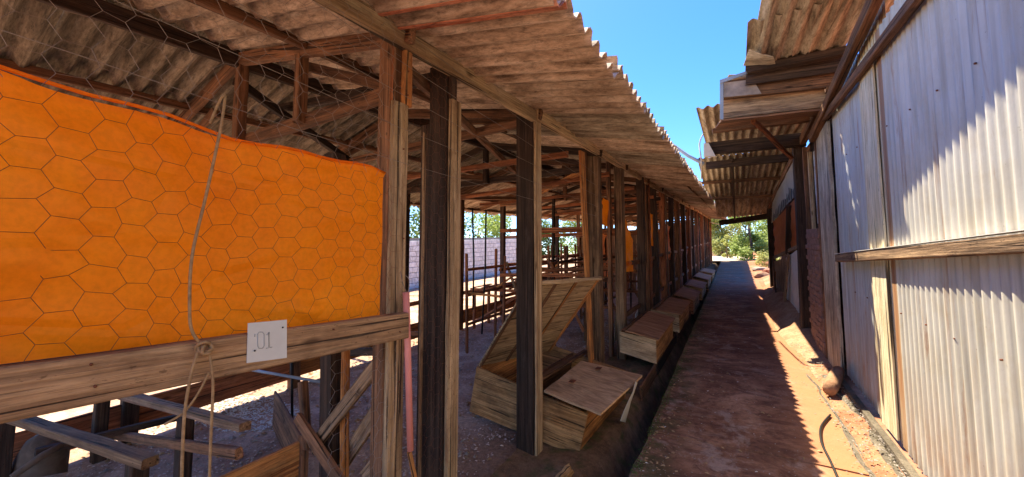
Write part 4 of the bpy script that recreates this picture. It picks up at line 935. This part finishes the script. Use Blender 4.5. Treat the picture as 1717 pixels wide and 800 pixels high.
def tree(loc, h, rad, mat, label, n=2200, ls=.10, group=None, crown_base=.35, lean=0, cat='tree', name='tree', seed=0):
    rs = random.Random(seed+int(loc[0]*10)+int(loc[1])); e = empty(name, loc, label, cat, group); loc = Vector(loc)
    tw_ = [loc+Vector((rs.uniform(-.05, .05)*h*k/5+lean*k/5, rs.uniform(-.04, .04)*h*k/5, h*.75*k/5-.1*(k == 0))) for k in range(6)]
    tube('trunk', tw_, [h*.035*(1-.13*k) for k in range(6)], M['bark'], e, 8)
    cl = []
    for k in range(rs.randint(9, 13)):
        a = rs.uniform(0, 6.28); d = rad*rs.uniform(.15, .8); z = h*(crown_base+(1-crown_base)*rs.random())
        c = loc+Vector((math.cos(a)*d, math.sin(a)*d, z)); s = rad*rs.uniform(.28, .5); cl.append((c, s))
        if k < 6 and h > 2: tube('limb', [tw_[2+k % 3], (tw_[2+k % 3]+c)/2+Vector((0, 0, -.05*h)), c], [h*.014, h*.009, h*.004], M['bark'], e, 5)
    vs, fs = [], []
    for k in range(n):
        c, s = rs.choice(cl); v = Vector((rs.gauss(0, 1), rs.gauss(0, 1), rs.gauss(0, .8))); v = v.normalized()*s*rs.random()**.45; p = c+v-loc
        u = Vector((rs.gauss(0, 1), rs.gauss(0, 1), rs.gauss(0, .7))).normalized(); q_ = u.orthogonal().normalized(); l_ = ls*rs.uniform(.6, 1.4); b = len(vs)
        vs += [p-u*l_, p+q_*l_*.45, p+u*l_, p-q_*l_*.45]; fs.append((b, b+1, b+2, b+3))
    mesh_obj('crown', mk('crown', vs, fs, mat), Matrix.Translation(loc), e); return e
tree((1.0, 28.6, K*28.6), 3.0, 1.3, M['leaf'], 'bright green bush-like tree in the middle of the gap at the end of the path', 7000, .075, None, .04)
tree((3.0, 33, K*33), 4.6, 2.0, M['leaf'], 'light green tree right of the gap, behind the tin building', 5000, .11, None, .06)
tree((-.7, 35, K*35), 3.6, 1.5, M['leaf3'], 'yellowish tree at the left of the gap beyond the long shed', 5000, .10, None, .05)
tree((-.35, 30.5, K*30.5), 1.5, .45, M['leaf3'], 'small yellow-green sapling just past the end of the long shed', 1600, .05, None, .1)
tree((2.3, 24.5, K*24.5), 1.6, 1.0, M['leaf'], 'low weedy shrub on the bank right of the path end', 3000, .05, None, .05, 0, 'shrub', 'shrub')
tree((1.35, 20.5, K*20.5), .7, .55, M['leaf3'], 'dry yellowish shrub beside the far rubble', 1500, .035, None, .05, 0, 'shrub', 'shrub')
tree((6.5, 44, K*44), 6.5, 3.2, M['leaf2'], 'darker tree far behind the tin building', 3500, .16)
tree((1.6, 46, K*45), 6.4, 3.2, M['leaf'], 'mid green tree farthest back in the gap', 8000, .14, None, .05)
tree((-2.8, 50, K*45), 5.5, 3.0, M['leaf2'], 'mid green tree hidden mostly by the long shed end', 5000, .15, None, .05)
for k, (x, y, h, r_) in enumerate(((-15, 7.5, 2.9, 1.8), (-15.5, 12, 3.2, 2.2), (-14.5, 16.5, 3.4, 2.2), (-15, 21.5, 3.6, 2.4), (-13.5, 27, 3.8, 2.6), (-12, 34, 4.2, 3), (-16.5, 3, 3.0, 2))):
    tree((x, y, K*y), h, r_, M['leaf' if k % 2 else 'leaf2'], ['dark green tree over the block wall, leftmost', 'bright green tree over the block wall, behind the second post', 'dark green tree over the middle of the block wall', 'bright green tree over the block wall, behind the third post', 'dark green tree past the right end of the block wall', 'bright green tree far behind the post row', 'dark green tree left of the block wall, behind the roosting rack'][k], 4200, .11, 'trees beyond the block wall', .1, seed=k)
for k, (x, y, s, mt) in enumerate(((.9, 17, .25, 'mud'), (1.3, 18.5, .3, 'brick'), (1.0, 20, .22, 'stone'), (1.9, 19, .4, 'mud'), (1.6, 22.5, .35, 'brick'))):
    stone(W(x, y, .05), (s*1.4, s, s), mt, ['flat clay lump on the sunny verge, nearest of the far rubble', 'reddish rubble heap on the sunny verge', 'grey stone beside the far path edge', 'large clay mound right of the far path', 'reddish heap farthest along the verge'][k], 'rubble', k+20)
for k, h in enumerate((0.30, 0.55)):
    pass
